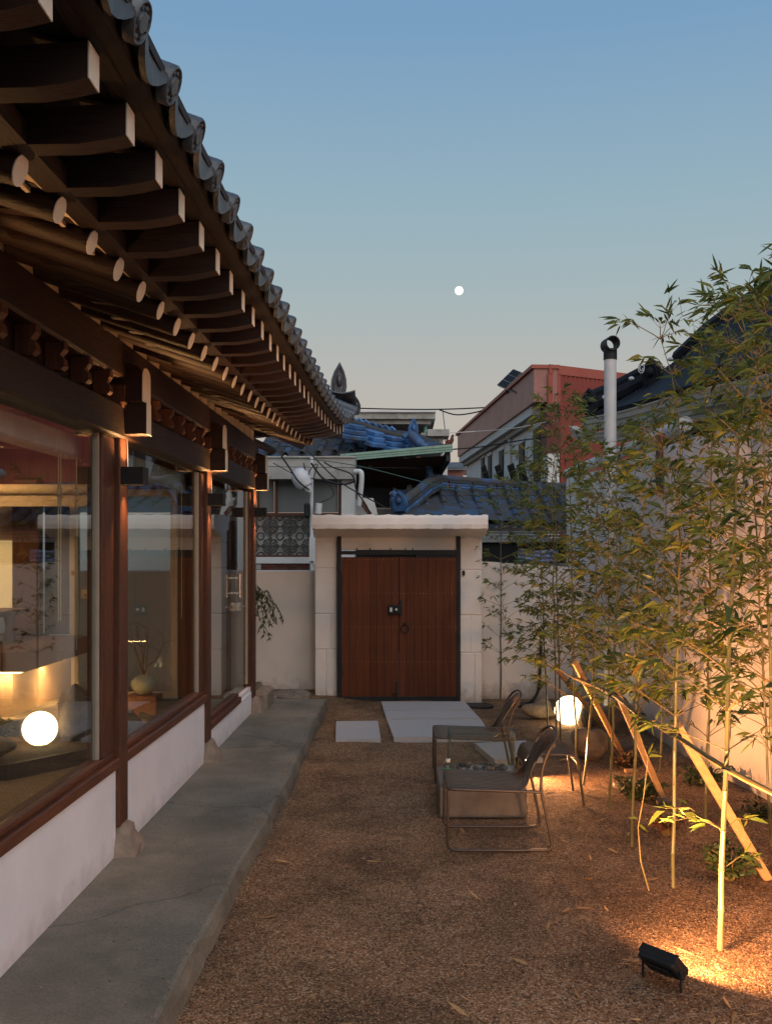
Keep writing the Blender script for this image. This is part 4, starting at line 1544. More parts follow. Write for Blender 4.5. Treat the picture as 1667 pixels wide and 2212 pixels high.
B = bamboo
g1 = G(1553, 2052)
B(g1, P(1600, 690, 4.2), .0125, 1, 'nearest thick pale bamboo, floodlit at its foot beside the floodlight', z0=.78, spread=.5, leaf=.078, singles=290,
  sprigs=((.48, 2.6, .26), (.44, 3.3, .22), (.42, .4, .14), (.24, .3, .16), (.55, 2.9, .1)))
B(G(1450, 1917), P(1478, 740, 4.95), .0100, 2, 'second bamboo from the camera, tied to the pole by the long prop', z0=.72, spread=.46, leaf=.082, singles=290)
B(G(1364, 1829), P(1388, 960, 5.55), .0095, 3, 'slender bamboo just behind the near chair with upright stem', z0=.62, spread=.42, leaf=.078, singles=290)
B(G(1316, 1750), P(1338, 1030, 6.4), .0085, 4, 'bamboo rising between the two tilted wooden props', z0=.58, spread=.42, leaf=.075, singles=200)
B(G(1260, 1696), P(1280, 985, 7.1), .0095, 5, 'bamboo with a curved lower stem behind the wire stool', z0=.55, spread=.44, leaf=.072, singles=150, curve=(.05, 0, 0))
B(G(1245, 1663), P(1225, 880, 7.6), .0085, 6, 'yellowish bamboo standing right in front of the outdoor globe lamp', z0=.45, spread=.50, leaf=.075, singles=100)
B(G(1210, 1602), P(1195, 905, 8.7), .0085, 7, 'bamboo just left of the outdoor globe lamp', z0=.5, spread=.48, leaf=.07)
B(G(1182, 1575), P(1160, 1000, 9.3), .008, 8, 'thin bamboo between the gate pier and the globe lamp', z0=.5, spread=.44, leaf=.07)
B(Vector((1.06, 11.15, 0)), P(1083, 1040, 11.15), .010, 9, 'solitary dark bamboo against the low wall right of the gate', z0=.42, spread=.34, leaf=.07, dens=.9)
B(Vector((1.80, 8.9, 0)), P(1345, 1060, 8.9), .008, 10, 'bamboo close to the side wall before the white pipe', z0=.7, spread=.42, leaf=.072)
B(Vector((1.86, 7.4, 0)), P(1440, 930, 7.4), .008, 12, 'bamboo hard against the side wall behind the middle prop', z0=.45, spread=.46, leaf=.078)
B(Vector((1.45, 3.5, 0)), P(1725, 560, 3.75), .011, 13, 'bamboo at the right picture edge with leaves overhanging the floodlight', z0=.95, spread=.46, leaf=.082, singles=250)
B(Vector((1.75, 4.8, 0)), P(1640, 660, 4.9), .010, 14, 'bamboo at the right edge behind the nearest bamboo', z0=.62, spread=.52, leaf=.078, singles=200)
B(Vector((1.80, 6.1, 0)), P(1540, 740, 6.1), .009, 15, 'bamboo close to the side wall behind the long prop', z0=.50, spread=.52, leaf=.074, singles=100)

B(Vector((1.98, 5.5, 0)), P(1610, 700, 5.5), .008, 16, 'bamboo pressed against the side wall at the right picture edge', z0=.55, spread=.48, leaf=.085, singles=60)
B(Vector((1.22, 8.15, 0)), P(1190, 895, 8.15), .008, 17, 'slim bamboo just behind the yellowish one at the globe lamp', z0=.6, spread=.50, leaf=.07)
B(Vector((1.55, 7.7, 0)), P(1312, 1010, 7.7), .008, 18, 'slim bamboo between the globe lamp and the side wall', z0=.6, spread=.46, leaf=.07)
B(Vector((1.62, 4.1, 0)), P(1690, 640, 4.1), .010, 19, 'bamboo half outside the right picture edge beside the nearest bamboo', z0=1.35, spread=.48, leaf=.075, singles=60)
B(Vector((1.95, 5.0, 0)), P(1668, 700, 5.0), .009, 20, 'bamboo close to the side wall at the extreme right edge', z0=1.0, spread=.52, leaf=.078, singles=60)
# thin broken shoot
sh = MB()
q0 = G(1401, 1925)
pts = [q0, q0 + Vector((-.04, .0, .14)), q0 + Vector((-.05, .01, .30)), q0 + Vector((-.02, .02, .45)), q0 + Vector((.0, .02, .62)), q0 + Vector((-.06, .03, .80))]
bs = thing('bamboo_shoot', q0, 'thin dry crooked bamboo shoot left of the second bamboo stem', 'shoot')
MB().tube(pts, [.004, .0035, .003, .0025, .002, .0015], 6).build('stem', BAMBP, bs, smooth=True)
rr = random.Random(3)
for k in range(12):
    p = pts[rr.randrange(1, 6)] + Vector((0, 0, rr.uniform(-.05, .05)))
    dd = Vector((rr.gauss(0, 1), rr.gauss(0, .4), rr.gauss(.2, .6))).normalized()
    s_ = dd.cross(Vector((0, .3, 1))).normalized()
    M = Matrix((s_, dd, s_.cross(dd))).transposed().to_4x4() @ Matrix.Scale(rr.uniform(.04, .08), 4)
    M.translation = p
    inst(rr.choice(leaf_meshes), bs, M, 'leaf')

# pole and props
pole = thing('tie_pole', P(1322, 1500, 6.38), 'long horizontal bamboo pole tied across the bamboo stems', 'pole')
pp = [P(1720, 1738, 3.85), P(1567, 1660, 4.15), P(1455, 1588, 4.93), P(1380, 1545, 5.56), P(1322, 1500, 6.38), P(1265, 1473, 7.0), P(1236, 1462, 7.35)]
pp = [p + Vector((.0, -.022, 0)) for p in pp]
fine, fr_ = [], []
sp = smooth_path(pp, 4)
for i, p in enumerate(sp):
    fine.append(p); fr_.append(.0135 if i % 2 else .0115)
MB().tube(fine, fr_, 8).build('pole_cane', BAMBP, pole, smooth=True)
for k in (1, 2, 3, 4, 5):
    p = pp[k]
    MB().tube([p + Vector((math.cos(a) * .026, math.sin(a) * .03, math.sin(a * 2) * .008)) for a in np.linspace(0, 2 * PI, 12)], .006, 5).build('rope_tie', BLACK, pole)


def prop(a, b, label, w=.037):
    o_ = MB().beam(a, b, w, .022, up=Vector((.2, -1, .2)), c=.002)
    o_.build('wooden_prop', PROP, label=label, cat='prop', group='slanting timber props behind the bamboo')


prop(P(1240, 1430, 7.05), G(1355, 1645) + Vector((0, 0, -.03)), 'pale timber prop slanting down behind the globe lamp bamboo')
prop(P(1320, 1468, 6.42), G(1442, 1740) + Vector((0, 0, -.03)), 'middle pale timber prop slanting down towards the green shrub')
prop(P(1458, 1562, 4.98), G(1664, 1897) + Vector((0, 0, -.03)), 'longest nearest pale timber prop running down to the right edge', .042)
prop(P(1203, 1447, 8.6), G(1310, 1572) + Vector((0, 0, -.03)), 'farthest pale timber prop slanting behind the globe lamp')

# ================================================================== GARDEN THINGS
gl = G(1229, 1566)
globe(Vector((gl.x, gl.y, 0)), .138, 'glowing white globe lamp on the gravel among the bamboo')
rock('garden_rock', G(1170, 1552), (.15, .10, .09), 21, 'dark flat rock just left of the outdoor globe lamp')
rock('garden_rock', G(1275, 1640), (.13, .11, .13), 22, 'tan lit rock in front of the outdoor globe lamp')
rock('garden_rock', G(1300, 1570), (.20, .12, .13), 23, 'dark rock right of the outdoor globe lamp')
rock('garden_rock', G(1352, 1590), (.13, .12, .17), 24, 'tall dark rock between the props near the side wall')
rock('garden_rock', G(1446, 1748), (.07, .06, .04), 25, 'small round stone at the foot of the middle prop')
shrub('low_shrub', G(1345, 1662), .12, .13, 300, SHRUBR, 31, 'low reddish shrub between the tan rock and the props', .04, group='low shrubs under the bamboo')
shrub('low_shrub', G(1383, 1728), .16, .16, 380, SHRUBG, 32, 'low green shrub behind the slender bamboo stem', .045, group='low shrubs under the bamboo')
shrub('low_shrub', G(1515, 1705), .17, .14, 380, SHRUBG, 33, 'dark low shrub at the foot of the side wall', .045, group='low shrubs under the bamboo')
shrub('low_shrub', G(1575, 1895), .15, .14, 420, SHRUBG, 34, 'low dark shrub beside the foot of the longest prop', .04, group='low shrubs under the bamboo')
shrub('low_shrub', G(1440, 1800), .10, .10, 260, SHRUBR, 35, 'small brownish shrub left of the second bamboo stem', .035, group='low shrubs under the bamboo')
shrub('low_shrub', G(1640, 1775), .12, .10, 260, SHRUBG, 36, 'small shrub at the wall foot by the right picture edge', .035, group='low shrubs under the bamboo')
bk = G(1362, 1672)
MB().box(bk.x - .045, bk.y - .03, -.01, bk.x + .045, bk.y + .03, .035, c=.004).build('loose_brick', PROP, label='small pale wood offcut in front of the reddish shrub', cat='offcut')

# drain lids and pipe by the back wall
for (px, py, lb_) in ((1033, 1526, 'round dark drain lid in the gravel near the gate pier'), (1150, 1524, 'round dark drain lid under the bent black pipe')):
    c0 = G(px, py)
    t = thing('drain_lid', (c0.x, c0.y, 0), lb_, 'drain lid', 'round drain lids in the gravel')
    MB().lathe([(.16, -.02), (.16, .012), (.145, .018), (.14, .012)], 28, (c0.x, c0.y, 0)).build('rim', BLACK, t)
    MB().lathe([(.139, .0), (.139, .012), (.12, .016), (.02, .016)], 28, (c0.x, c0.y, 0)).build('lid', BLACK, t)
MB().tube(smooth_path([P(1168, 1385, 11.3), P(1166, 1440, 11.3), P(1162, 1490, 11.1), P(1150, 1512, 10.9), P(1135, 1522, 10.8)], 5), .017, 8).build('bent_pipe', BLACK, smooth=True, label='black flexible pipe bending from the low wall onto a drain lid', cat='pipe')
# millstones
def millstone(c, r, h, tilt, label):
    t = thing('millstone', c, label, 'millstone', 'round millstones by the walkway end')
    M = Matrix.Rotation(tilt, 4, 'X')
    MB().lathe([(r * .9, 0), (r, .01), (r * 1.01, h * .5), (r, h - .01), (r * .93, h), (r * .15, h + .008), (r * .14, h - .03)], 32, c, M).build('disc', STONE, t)
    gv = MB()
    for k in range(18):
        a = 2 * PI * k / 18
        p, q = M @ Vector((r * .25 * math.cos(a), r * .25 * math.sin(a), h + .006)), M @ Vector((r * .88 * math.cos(a + .1), r * .88 * math.sin(a + .1), h + .001))
        gv.tube([Vector(c) + p, Vector(c) + q], .005, 4)
    gv.build('ribs', STONE, t)


c0 = G(640, 1492, .05)
millstone((c0.x + .02, 10.98, .03), .19, .075, math.radians(6), 'larger round millstone with radial ribs by the left back wall')
millstone((-1.42, 10.95, .03), .13, .06, math.radians(4), 'smaller round millstone between the walkway end and the rock')
rock('corner_rock', (-1.62, 11.05, .04), (.12, .10, .10), 27, 'weathered rock behind the millstones at the house corner')
MB().box(-1.44, 9.78, .05, -1.30, 10.35, .27, c=.03).build('corner_stone', STONE, label='squared rough stone block at the far house corner', cat='stone')
# drooping weeping branch at the house corner
wb = thing('weeping_plant', (-1.62, 10.6, .05), 'dark weeping leafy branch hanging beside the house corner', 'plant')
rr = random.Random(12)
stem = MB(); 
stem.tube(smooth_path([(-1.62, 10.6, .05), (-1.63, 10.6, .6), (-1.6, 10.6, 1.05), (-1.52, 10.6, 1.25)], 4), .012, 6)
paths = []
for k in range(10):
    a = Vector((-1.55 + rr.gauss(0, .04), 10.6 + rr.gauss(0, .05), 1.2 + rr.uniform(-.1, .05)))
    pth = smooth_path([a, a + Vector((rr.uniform(.02, .12), rr.gauss(0, .04), .05)), a + Vector((rr.uniform(.08, .22), rr.gauss(0, .05), -.08)), a + Vector((rr.uniform(.10, .27), rr.gauss(0, .05), -rr.uniform(.2, .42)))], 5)
    stem.tube(pth, .003, 4)
    paths.append(pth)
stem.build('stems', TWIG, wb)
fl = MB()
for pth in paths:
    for p in pth[4:]:
        for _ in range(2):
            dd = Vector((rr.gauss(0, .5), rr.gauss(0, .5), -1)).normalized()
            s_ = dd.cross(Vector((rr.gauss(0, 1), 1, 0))).normalized()
            l = rr.uniform(.04, .08)
            fl.add([p, p + dd * l * .4 + s_ * l * .12, p + dd * l, p + dd * l * .4 - s_ * l * .12], [(0, 1, 2), (0, 2, 3)])
fl.build('foliage', SHRUBG, wb, kind='stuff')

# floodlights
def flood(c, az, tilt, w, label, energy, spot=150, bw=.16, bh=.10):
    """body facing direction az (world angle in xy), tilted up by tilt"""
    t = thing('floodlight', c, label, 'floodlight', 'small black garden floodlights', 0)
    d = Vector((math.cos(az) * math.cos(tilt), math.sin(az) * math.cos(tilt), math.sin(tilt)))
    s_ = Vector((-math.sin(az), math.cos(az), 0))
    u = s_.cross(d) * -1
    if u.z < 0: u = -u
    M = Matrix((s_, d, u)).transposed().to_4x4()
    M.translation = Vector(c) + Vector((0, 0, .085))
    b = MB().box(-bw / 2, -.03, -bh / 2, bw / 2, 0, bh / 2, c=.006, M=M)
    b.box(-bw / 2 + .03, -.040, -bh / 2 + .025, bw / 2 - .03, -.0305, bh / 2 - .025, c=.004, M=M)
    b.build('housing', BLACK, t)
    hd_ = MB()
    hd_.box(-bw / 2 - .001, -.010, bh / 2 - .007, bw / 2 + .001, .024, bh / 2 + .001, M=M).box(-bw / 2, .0005, -bh / 2, bw / 2, .010, -bh / 2 + .006, M=M)
    hd_.box(-bw / 2 - .0012, -.008, -bh / 2 + .0065, -bw / 2 + .009, .020, bh / 2 - .0075, M=M).box(bw / 2 - .009, -.008, -bh / 2 + .0065, bw / 2 + .0012, .020, bh / 2 - .0075, M=M)
    hd_.build('hood', BLACK, t)
    MB().box(-bw / 2 + .014, .0005, -bh / 2 + .012, bw / 2 - .014, .004, bh / 2 - .016, M=M).build('lens', LENS, t)
    st_ = MB()
    for sg in (-1, 1):
        a = M @ Vector((sg * (bw / 2 + .006), -.015, 0))
        st_.tube([a, Vector((a.x, a.y, -.01))], .005, 6)
        q = M @ Vector((sg * (bw / 2 - .004), -.015, 0))
        st_.tube([q, a], .006, 6)
    st_.build('bracket', BLACK, t)
    lo = M @ Vector((0, .012, 0))
    put_under(light('flood_beam', 'AREA', lo, lo + d, energy, AMBER, shape='RECTANGLE', size=bw * .8, size_y=bh * .7, spread=math.radians(165)), t)
    return t


flood(Vector((.965, 3.80, 0)), math.radians(38), math.radians(46), .16, 'black floodlight standing on the gravel at the lower right, seen from behind', 108)
flood(Vector((.85, 7.36, .03)), math.radians(-46), math.radians(32), .12, 'lit floodlight shining from behind the near wire chair', 48, bw=.07, bh=.055)

# fallen leaves
rr = random.Random(77)
GR = 'fallen bamboo leaves on the gravel'
dl_meshes = []
for k in range(4):
    cu = rr.uniform(.1, .35)
    vs = [(x * .16, y, .02 + z * 0 + cu * .25 * (y - .5) ** 2 * 1.2) for (x, y, z) in lv_t]
    dl_meshes.append(MB().add(vs, lf_t).mesh('fallen_leaf', DRYLEAF, smooth=True))
for k in range(190):
    y = 3.4 + 6.5 * rr.random() ** 1.1
    x = .2 + rr.random() ** .8 * (min(rx(y) - .1, .36 * y) - .2)
    if rr.random() < .15:
        x = rr.uniform(-.7, .3)
    if .2 < x < .78 and 6.2 < y < 6.95:
        continue
    o = bpy.data.objects.new('fallen_leaf', rr.choice(dl_meshes))
    COL.objects.link(o)
    o.location = (x, y, ground_h(x, y) + .013)
    o.rotation_euler = (rr.gauss(0, .15), rr.gauss(0, .25), rr.uniform(0, 2 * PI))
    s_ = rr.uniform(.05, .11)
    o.scale = (s_, s_, s_)
    tag(o, 'dry narrow bamboo leaf lying on the brown gravel', 'leaf', GR)

# white vent pipe with tee cap
pp_ = thing('vent_pipe', (1.97, 9.72, 0), 'tall white vent pipe with a black tee cap beside the side wall', 'pipe')
vx, vy = 1.965, 9.72
zt = P(0, 775, vy).z
MB().tube([(vx, vy, 0), (vx, vy, 2.15), (vx, vy, zt)], .058, 20).build('pipe', PIPEW, pp_, smooth=True)
MB().tube([(vx, vy, 2.14), (vx, vy, 2.26)], .062, 20).build('coupling', PIPEW, pp_, smooth=True)
MB().lathe([(.064, 0), (.064, .10), (.05, .10), (.05, 0)], 20, (vx, vy, zt - .01)).build('collar', BLACK, pp_, smooth=True)
tee = MB()
d = Vector((.13, -.99, 0))
cz = zt + .135
n = 22
s_ = Vector((-d.y, d.x, 0))
vs, fs = [], []
for (l, r_) in ((-.085, .070), (-.085, .060), (.085, .060), (.085, .070)):
    for k in range(n):
        a = 2 * PI * k / n
        vs.append(Vector((vx, vy, cz)) + d * l + (s_ * math.cos(a) + Vector((0, 0, 1)) * math.sin(a)) * r_)
for j in range(4):
    for k in range(n):
        fs.append((j * n + k, j * n + (k + 1) % n, ((j + 1) % 4) * n + (k + 1) % n, ((j + 1) % 4) * n + k))
tee.add(vs, fs).build('tee_cap', BLACK, pp_, smooth=True)

# ================================================================== NEIGHBOURS, LEFT
def tiled_slope(parent, orig, along, up, ncol, nrow, pitch, rowlen, mcap, mpan, first_end=True, sag=0.0, skip=None, r=.055):
    along, up = Vector(along).normalized(), Vector(up).normalized()
    sc = r / .052
    key = mcap.name + 'x'
    a_ = MB()
    nseg = 7
    vs, fs = [], []
    for yv, rad_ in ((0, r), (rowlen * 1.08, r * .86)):
        for k in range(nseg + 1):
            a = PI * k / nseg
            vs.append((rad_ * math.cos(a), yv, rad_ * math.sin(a)))
        for k in range(nseg + 1):
            a = PI * k / nseg
            vs.append(((rad_ - .012) * math.cos(a), yv, (rad_ - .012) * math.sin(a)))
    q = nseg + 1
    for k in range(nseg):
        fs += [(k, k + 1, 2 * q + k + 1, 2 * q + k), (k, q + k, q + k + 1, k + 1)]
    a_.add(vs, fs)
    capm = a_.mesh('cap_tile', mcap, smooth=True)
    e_ = MB().add(vs, fs)
    e_.lathe([(.0, .02), (r * .5, .02), (r * .55, .012), (r * .85, .012), (r * .9, .02), (r * 1.08, .02), (r * 1.08, 0), (0, 0)], 14, (0, 0, 0), Matrix.Rotation(PI / 2, 4, 'X'))
    capend = e_.mesh('eave_cap_tile', mcap, smooth=True)
    panm = trough(pitch * .98, .04, rowlen * 1.1).mesh('pan_tile', mpan, smooth=True)
    for c in range(ncol):
        for w in range(nrow):
            if skip and skip(c, w): continue
            u = (c + .5) / ncol
            o1 = Vector(orig) + along * (pitch * c) + up * (rowlen * w) + Vector((0, 0, sag * (2 * u - 1) ** 2 + .006 * w * 0))
            tilt = up + Vector((0, 0, -.035))
            inst(panm, parent, frame(o1 + Vector((0, 0, -.0)), along, tilt))
            inst(capend if (w == 0 and first_end) else capm, parent, frame(o1 + along * (pitch / 2) + Vector((0, 0, .035)), along, tilt))


# low-roofed neighbour with weathered blue tiles (right of the gate)
nb = thing('blue_roof_house', (1.0, 13.8, 0), 'low neighbour house with weathered blue and grey tiled roof behind the gate', 'house')
e0 = P(850, 1132, 13.6)
ebx = e0.x + .1
tiled_slope(nb, Vector((ebx, 13.6, P(0, 1137, 13.6).z)), (1, 0, 0), (0, 1, .36), 13, 6, .24, .29, BLUED, BLUED, r=.052,
            skip=lambda c, w: False)
rb_ = MB()
ridge_px = [(926, 1026), (968, 1033), (1020, 1037), (1071, 1041), (1150, 1046), (1260, 1050)]
Yr = 15.35
for i in range(5):      # five thin courses of ridge tiles, offset
    z_ = -i * .036
    k = 0
    for (a, b) in zip(ridge_px[:-1], ridge_px[1:]):
        A_, B_ = P(a[0], a[1] + 8, Yr), P(b[0], b[1] + 8, Yr)
        nseg_ = max(1, int((B_ - A_).length / .24))
        for s_ in range(nseg_):
            p, q = A_.lerp(B_, (s_ + .02 + (.5 if i % 2 else 0) * 0) / nseg_), A_.lerp(B_, (s_ + .97) / nseg_)
            MB().beam(p + Vector((0, .008 * (i % 2), z_)), q + Vector((0, .008 * (i % 2), z_)), .17 + .012 * i, .031, c=.004).build('ridge_tile', BLUET if i > 0 else BLUED, nb)
MB().tube([P(a, b + 2, Yr) for a, b in ridge_px], .055, 10).build('ridge_cap', BLUED, nb, smooth=True)
finial('ridge_finial', BLUET, P(925, 1040, Yr - .1), .26, .10, .06, nb, (-1, -.5, 0))
# descending hip ridge to the left with finial
hpx = [P(945, 1040, 15.2), P(920, 1052, 14.7), P(893, 1075, 14.2), P(862, 1098, 13.7)]
for i in range(3):
    for a, b in zip(hpx[:-1], hpx[1:]):
        for s_ in range(3):
            p, q = a.lerp(b, (s_ + .02) / 3), a.lerp(b, (s_ + .97) / 3)
            MB().beam(p + Vector((0, 0, -i * .045)), q + Vector((0, 0, -i * .045)), .16 + .015 * i, .04, c=.004).build('ridge_tile', BLUET if i == 1 else BLUED, nb)
MB().tube([p + Vector((0, 0, .05)) for p in hpx], [.06, .065, .065, .07], 10).build('hip_cap', BLUED, nb, smooth=True)
finial('hip_finial', BLUET, P(862, 1104, 13.6), .26, .20, .07, nb, (-.35, -1, 0))
finial('hip_finial', BLUET, P(850, 1102, 13.75), .25, .13, .06, nb, (-.8, -1, 0))
dkk = MB()
dkk.add([P(840, 1112, 13.62), P(1300, 1135, 13.62), P(1290, 1062, 15.4), P(945, 1058, 15.4)], [(0, 1, 2, 3)])
dkk.build('roof_deck', BLUED, nb)
bd = MB()
for k, (a, b) in enumerate(((1139, 1147), (1148.5, 1153), (1155, 1160), (1162, 1171))):
    bd.box(.9, 13.78 + .04 * k, P(0, b, 13.8).z, 3.0, 14.0, P(0, a, 13.8).z)
bd.build('cornice', PALEW, nb)
MB().box(.2, 14.0, -.1, 3.2, 15.2, P(0, 1171, 13.9).z).build('wall', BLACK, nb)  # black colour stands in for the shaded opening under the eave
MB().box(.9, 13.92, -.1, 3.0, 13.99, P(0, 1216, 13.9).z).build('parapet', DIRTYW, nb)
bsr = random.Random(5)
t_ = MB()
a, b = P(1118, 1188, 13.7), P(1205, 1214, 13.7)
t_.grid(lambda u, v: Vector((a.x + (b.x - a.x) * u, 13.7 + .02 * math.sin(u * 22) + .015 * math.sin(v * 17 + u * 5), b.z + (a.z - b.z) * v + .01 * math.sin(u * 9))), 24, 10)
t_.build('plastic_sheet', BLUESHEET, label='bluish white plastic sheet behind the bamboo under the tiled eave', cat='sheet')

# rendered building with frosted windows and ornate grille
nl = thing('rendered_house', (-1.2, 14, 0), 'pale rendered neighbour building with frosted windows over an ornate block screen', 'building')
YL = 13.9


def panel(name, m, x0, y0, x1, y1, Y, d, parent, c=.004, n=None):
    a, b = P(x0, y0, Y), P(x1, y1, Y)
    return MB().box(a.x, Y, b.z, b.x, Y + d, a.z, c=c).build(name, m, parent)


panel('parapet', DIRTYW, -700, 989, 766, 1035, YL - .12, .5, nl)
panel('parapet_cap', DIRTYW, -700, 985, 767, 988.6, YL - .15, .5, nl)
panel('corner_pier', PALEW, 737, 1035.5, 766, 1232, YL, .4, nl)
panel('side_wall', PALEW, -700, 1111, 737, 1260, YL + .12, .3, nl)
for x0, x1 in ((-700, 553), (558, 592), (598, 730)):
    w_ = panel('frosted_window', FROST, x0, 1039, x1, 1107, YL + .10, .02, nl)
fr = MB()
for x0, x1 in ((553, 558), (592, 598), (730, 736.5)):
    a, b = P(x0, 1036, YL), P(x1, 1108, YL)
    fr.box(a.x, YL + .04, b.z, b.x, YL + .14, a.z)
a, b = P(380, 1107.5, YL), P(736.5, 1114, YL)
fr.box(a.x, YL + .03, b.z, b.x, YL + .11, a.z)
a, b = P(380, 1199, YL), P(673, 1203, YL)
fr.box(a.x, YL + .03, b.z, b.x, YL + .11, a.z)
fr.build('window_frame', BROWNF, nl)
# ornate screen blocks
bs_ = 42.5 * YL / F
gm = MB()


def arc(cx, cz, r_, a0, a1, n=8, t=.012):
    gm.tube([(cx + r_ * math.cos(a0 + (a1 - a0) * k / n), 0, cz + r_ * math.sin(a0 + (a1 - a0) * k / n)) for k in range(n + 1)], t, 5)


h_ = bs_ / 2
for sx in (-1, 1):
    for sz in (-1, 1):
        arc(sx * h_ * .36, sz * h_ * .36, h_ * .30, math.atan2(sz, sx) - 2.4, math.atan2(sz, sx) + 2.4, 10)
        gm.tube([(sx * h_ * .18, 0, sz * h_ * .18), (sx * h_ * .62, 0, sz * h_ * .62)], .011, 5)
        arc(sx * h_, sz * h_, h_ * .36, math.atan2(-sz, -sx) - .8, math.atan2(-sz, -sx) + .8, 6, .013)
for a0 in range(4):
    d_ = Vector((math.cos(a0 * PI / 2), 0, math.sin(a0 * PI / 2)))
    gm.tube([d_ * h_ * .12, d_ * h_ * 1.0], .012, 5)
    arc(d_.x * h_ * .72, d_.z * h_ * .72, h_ * .16, 0, 2 * PI, 8, .010)
gm.sphere((0, 0, 0), (h_ * .16, .02, h_ * .16), 8, 6)
gme = gm.mesh('screen_block', GRILLE, smooth=True)
c0 = P(583, 1137, YL)
for i in range(-4, 3):
    for j in range(2):
        px_ = 583 + 42.5 * i
        c1 = P(px_, 1137 + 42.5 * j, YL)
        inst(gme, nl, Matrix.Translation((c1.x, YL + .06, c1.z)))
panel('screen_sill', PALEW, 380, 1203.5, 674, 1217.5, YL - .03, .16, nl)
rbk = random.Random(2)
for r_ in range(2):
    x = 566 - (8 if r_ else 0)
    while x < 668:
        panel('brick', BRICK, x, 1219 + 6.2 * r_, x + 15, 1224.6 + 6.2 * r_, YL - .02 + rbk.uniform(0, .008), .06, nl, .002)
        x += 16
panel('grey_patch', DIRTYW, 553, 1219, 564, 1231, YL - .02, .06, nl)
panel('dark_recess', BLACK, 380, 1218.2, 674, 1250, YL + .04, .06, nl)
# rain pipe
MB().tube(smooth_path([P(766, 1019, 13.75), P(778, 1019, 13.72), P(781, 1030, 13.72), P(779, 1060, 13.75), P(775, 1092, 13.78)], 5), .035, 10).build('rain_pipe', PIPEW, nl, smooth=True)
# brown rail and pale stair flank right of the pier
MB().beam(P(766, 1066, 14.2), P(800, 1112, 14.2), .05, .06).build('stair_rail', BROWNF, nl)
MB().prism([P(768, 1075, 14.3), P(806, 1076, 14.3), P(816, 1112, 14.3), P(768, 1112, 14.3)], (0, .1, 0)).build('stair_flank', PALEW, nl)
# picket screen seen under the roof
pk = MB()
for k in range(14):
    a, b = P(813 + k * 4, 1096, 15.5), P(814.2 + k * 4, 1125, 15.5)
    pk.box(a.x, 15.5, b.z, b.x, 15.52, a.z)
a, b = P(808, 1098, 15.5), P(872, 1100, 15.5)
pk.box(a.x, 15.49, b.z, b.x, 15.499, a.z)
pk.build('iron_railing', CREAMG, label='thin iron railing in the shade between the two tiled roofs', cat='railing')

# pole with streetlight, camera, box
po = thing('utility_pole', P(673, 1232, 13.5), 'slim grey pole behind the gate canopy carrying cables', 'pole')
MB().tube([P(673, 1232, 13.5) - Vector((0, 0, 1.4)), P(673, 988, 13.5)], .024, 10).build('pole_shaft', PIPEW, po, smooth=True)
MB().box(*P(668, 1212, 13.45), *(P(682, 1160, 13.45) + Vector((0, .03, 0)))).build('pole_plate', PIPEW, po)
sl = thing('street_lamp', P(655, 1055, 13.4), 'bulbous white street lamp head hanging beside the slim pole', 'street lamp')
cc = P(652, 1035, 13.4)
Ml = Matrix.Rotation(math.radians(-32), 4, 'Y')
MB().lathe([(.02, -.21), (.05, -.17), (.06, -.12), (.10, -.11), (.125, -.04), (.125, .02), (.11, .09), (.07, .14), (.02, .155)], 20, cc, Ml).build('lamp_housing', PLASTIC, sl, smooth=True)
MB().tube([P(668, 1052, 13.45), P(672, 1068, 13.5)], .02, 8).build('lamp_arm', PIPEW, sl)
a, b = P(657, 1087, 13.4), P(670, 1118, 13.4)
MB().box(a.x, 13.36, b.z, b.x, 13.44, a.z, c=.02).build('meter_box', BLACK, label='rounded black box strapped to the slim pole', cat='box')
cm = thing('security_camera', P(688, 1108, 13.4), 'white cylinder camera on top of the gate canopy corner', 'camera')
MB().tube([P(687, 1110, 13.4), P(689, 1087, 13.4)], .045, 14).build('camera_body', PIPEW, cm, smooth=True)
MB().tube([P(688, 1120, 13.4), P(688, 1110, 13.4)], .012, 8).build('bracket', PIPEW, cm)

# blue roofed house behind
ra = thing('blue_hip_house', (-.1, 16, 0), 'neighbour house with bright blue ridge tiles and rusty pale green gutter', 'house')
Ya = 15.6
oa = P(688, 990, 15.3)


def skipA(c, w):      # keep the field of tiles below the descending ridge
    x = oa.x - .9 + .25 * (c + .5)
    y = 15.5 + .045 * .25 * c + .27 * (w + .5)
    z = P(0, 990, 15.5).z + .42 * .27 * (w + .5)
    px, py = CX + F * x / y, CY - F * (z - H) / y
    return px > 905 or (px > 735 and py < 925 + (px - 745) * .33)



tiled_slope(ra, Vector((oa.x - .9, 15.5, P(0, 990, 15.5).z)), (1, 0, .045), (.10, 1, .42), 13, 4, .25, .30, BLUED, BLUED, r=.055, first_end=False, skip=skipA)
MB().add([P(640, 992, 15.4), P(972, 965, 15.4), P(900, 935, 16.8), P(690, 905, 16.8)], [(0, 1, 2, 3)]).build('roof_deck', BLUED, ra)
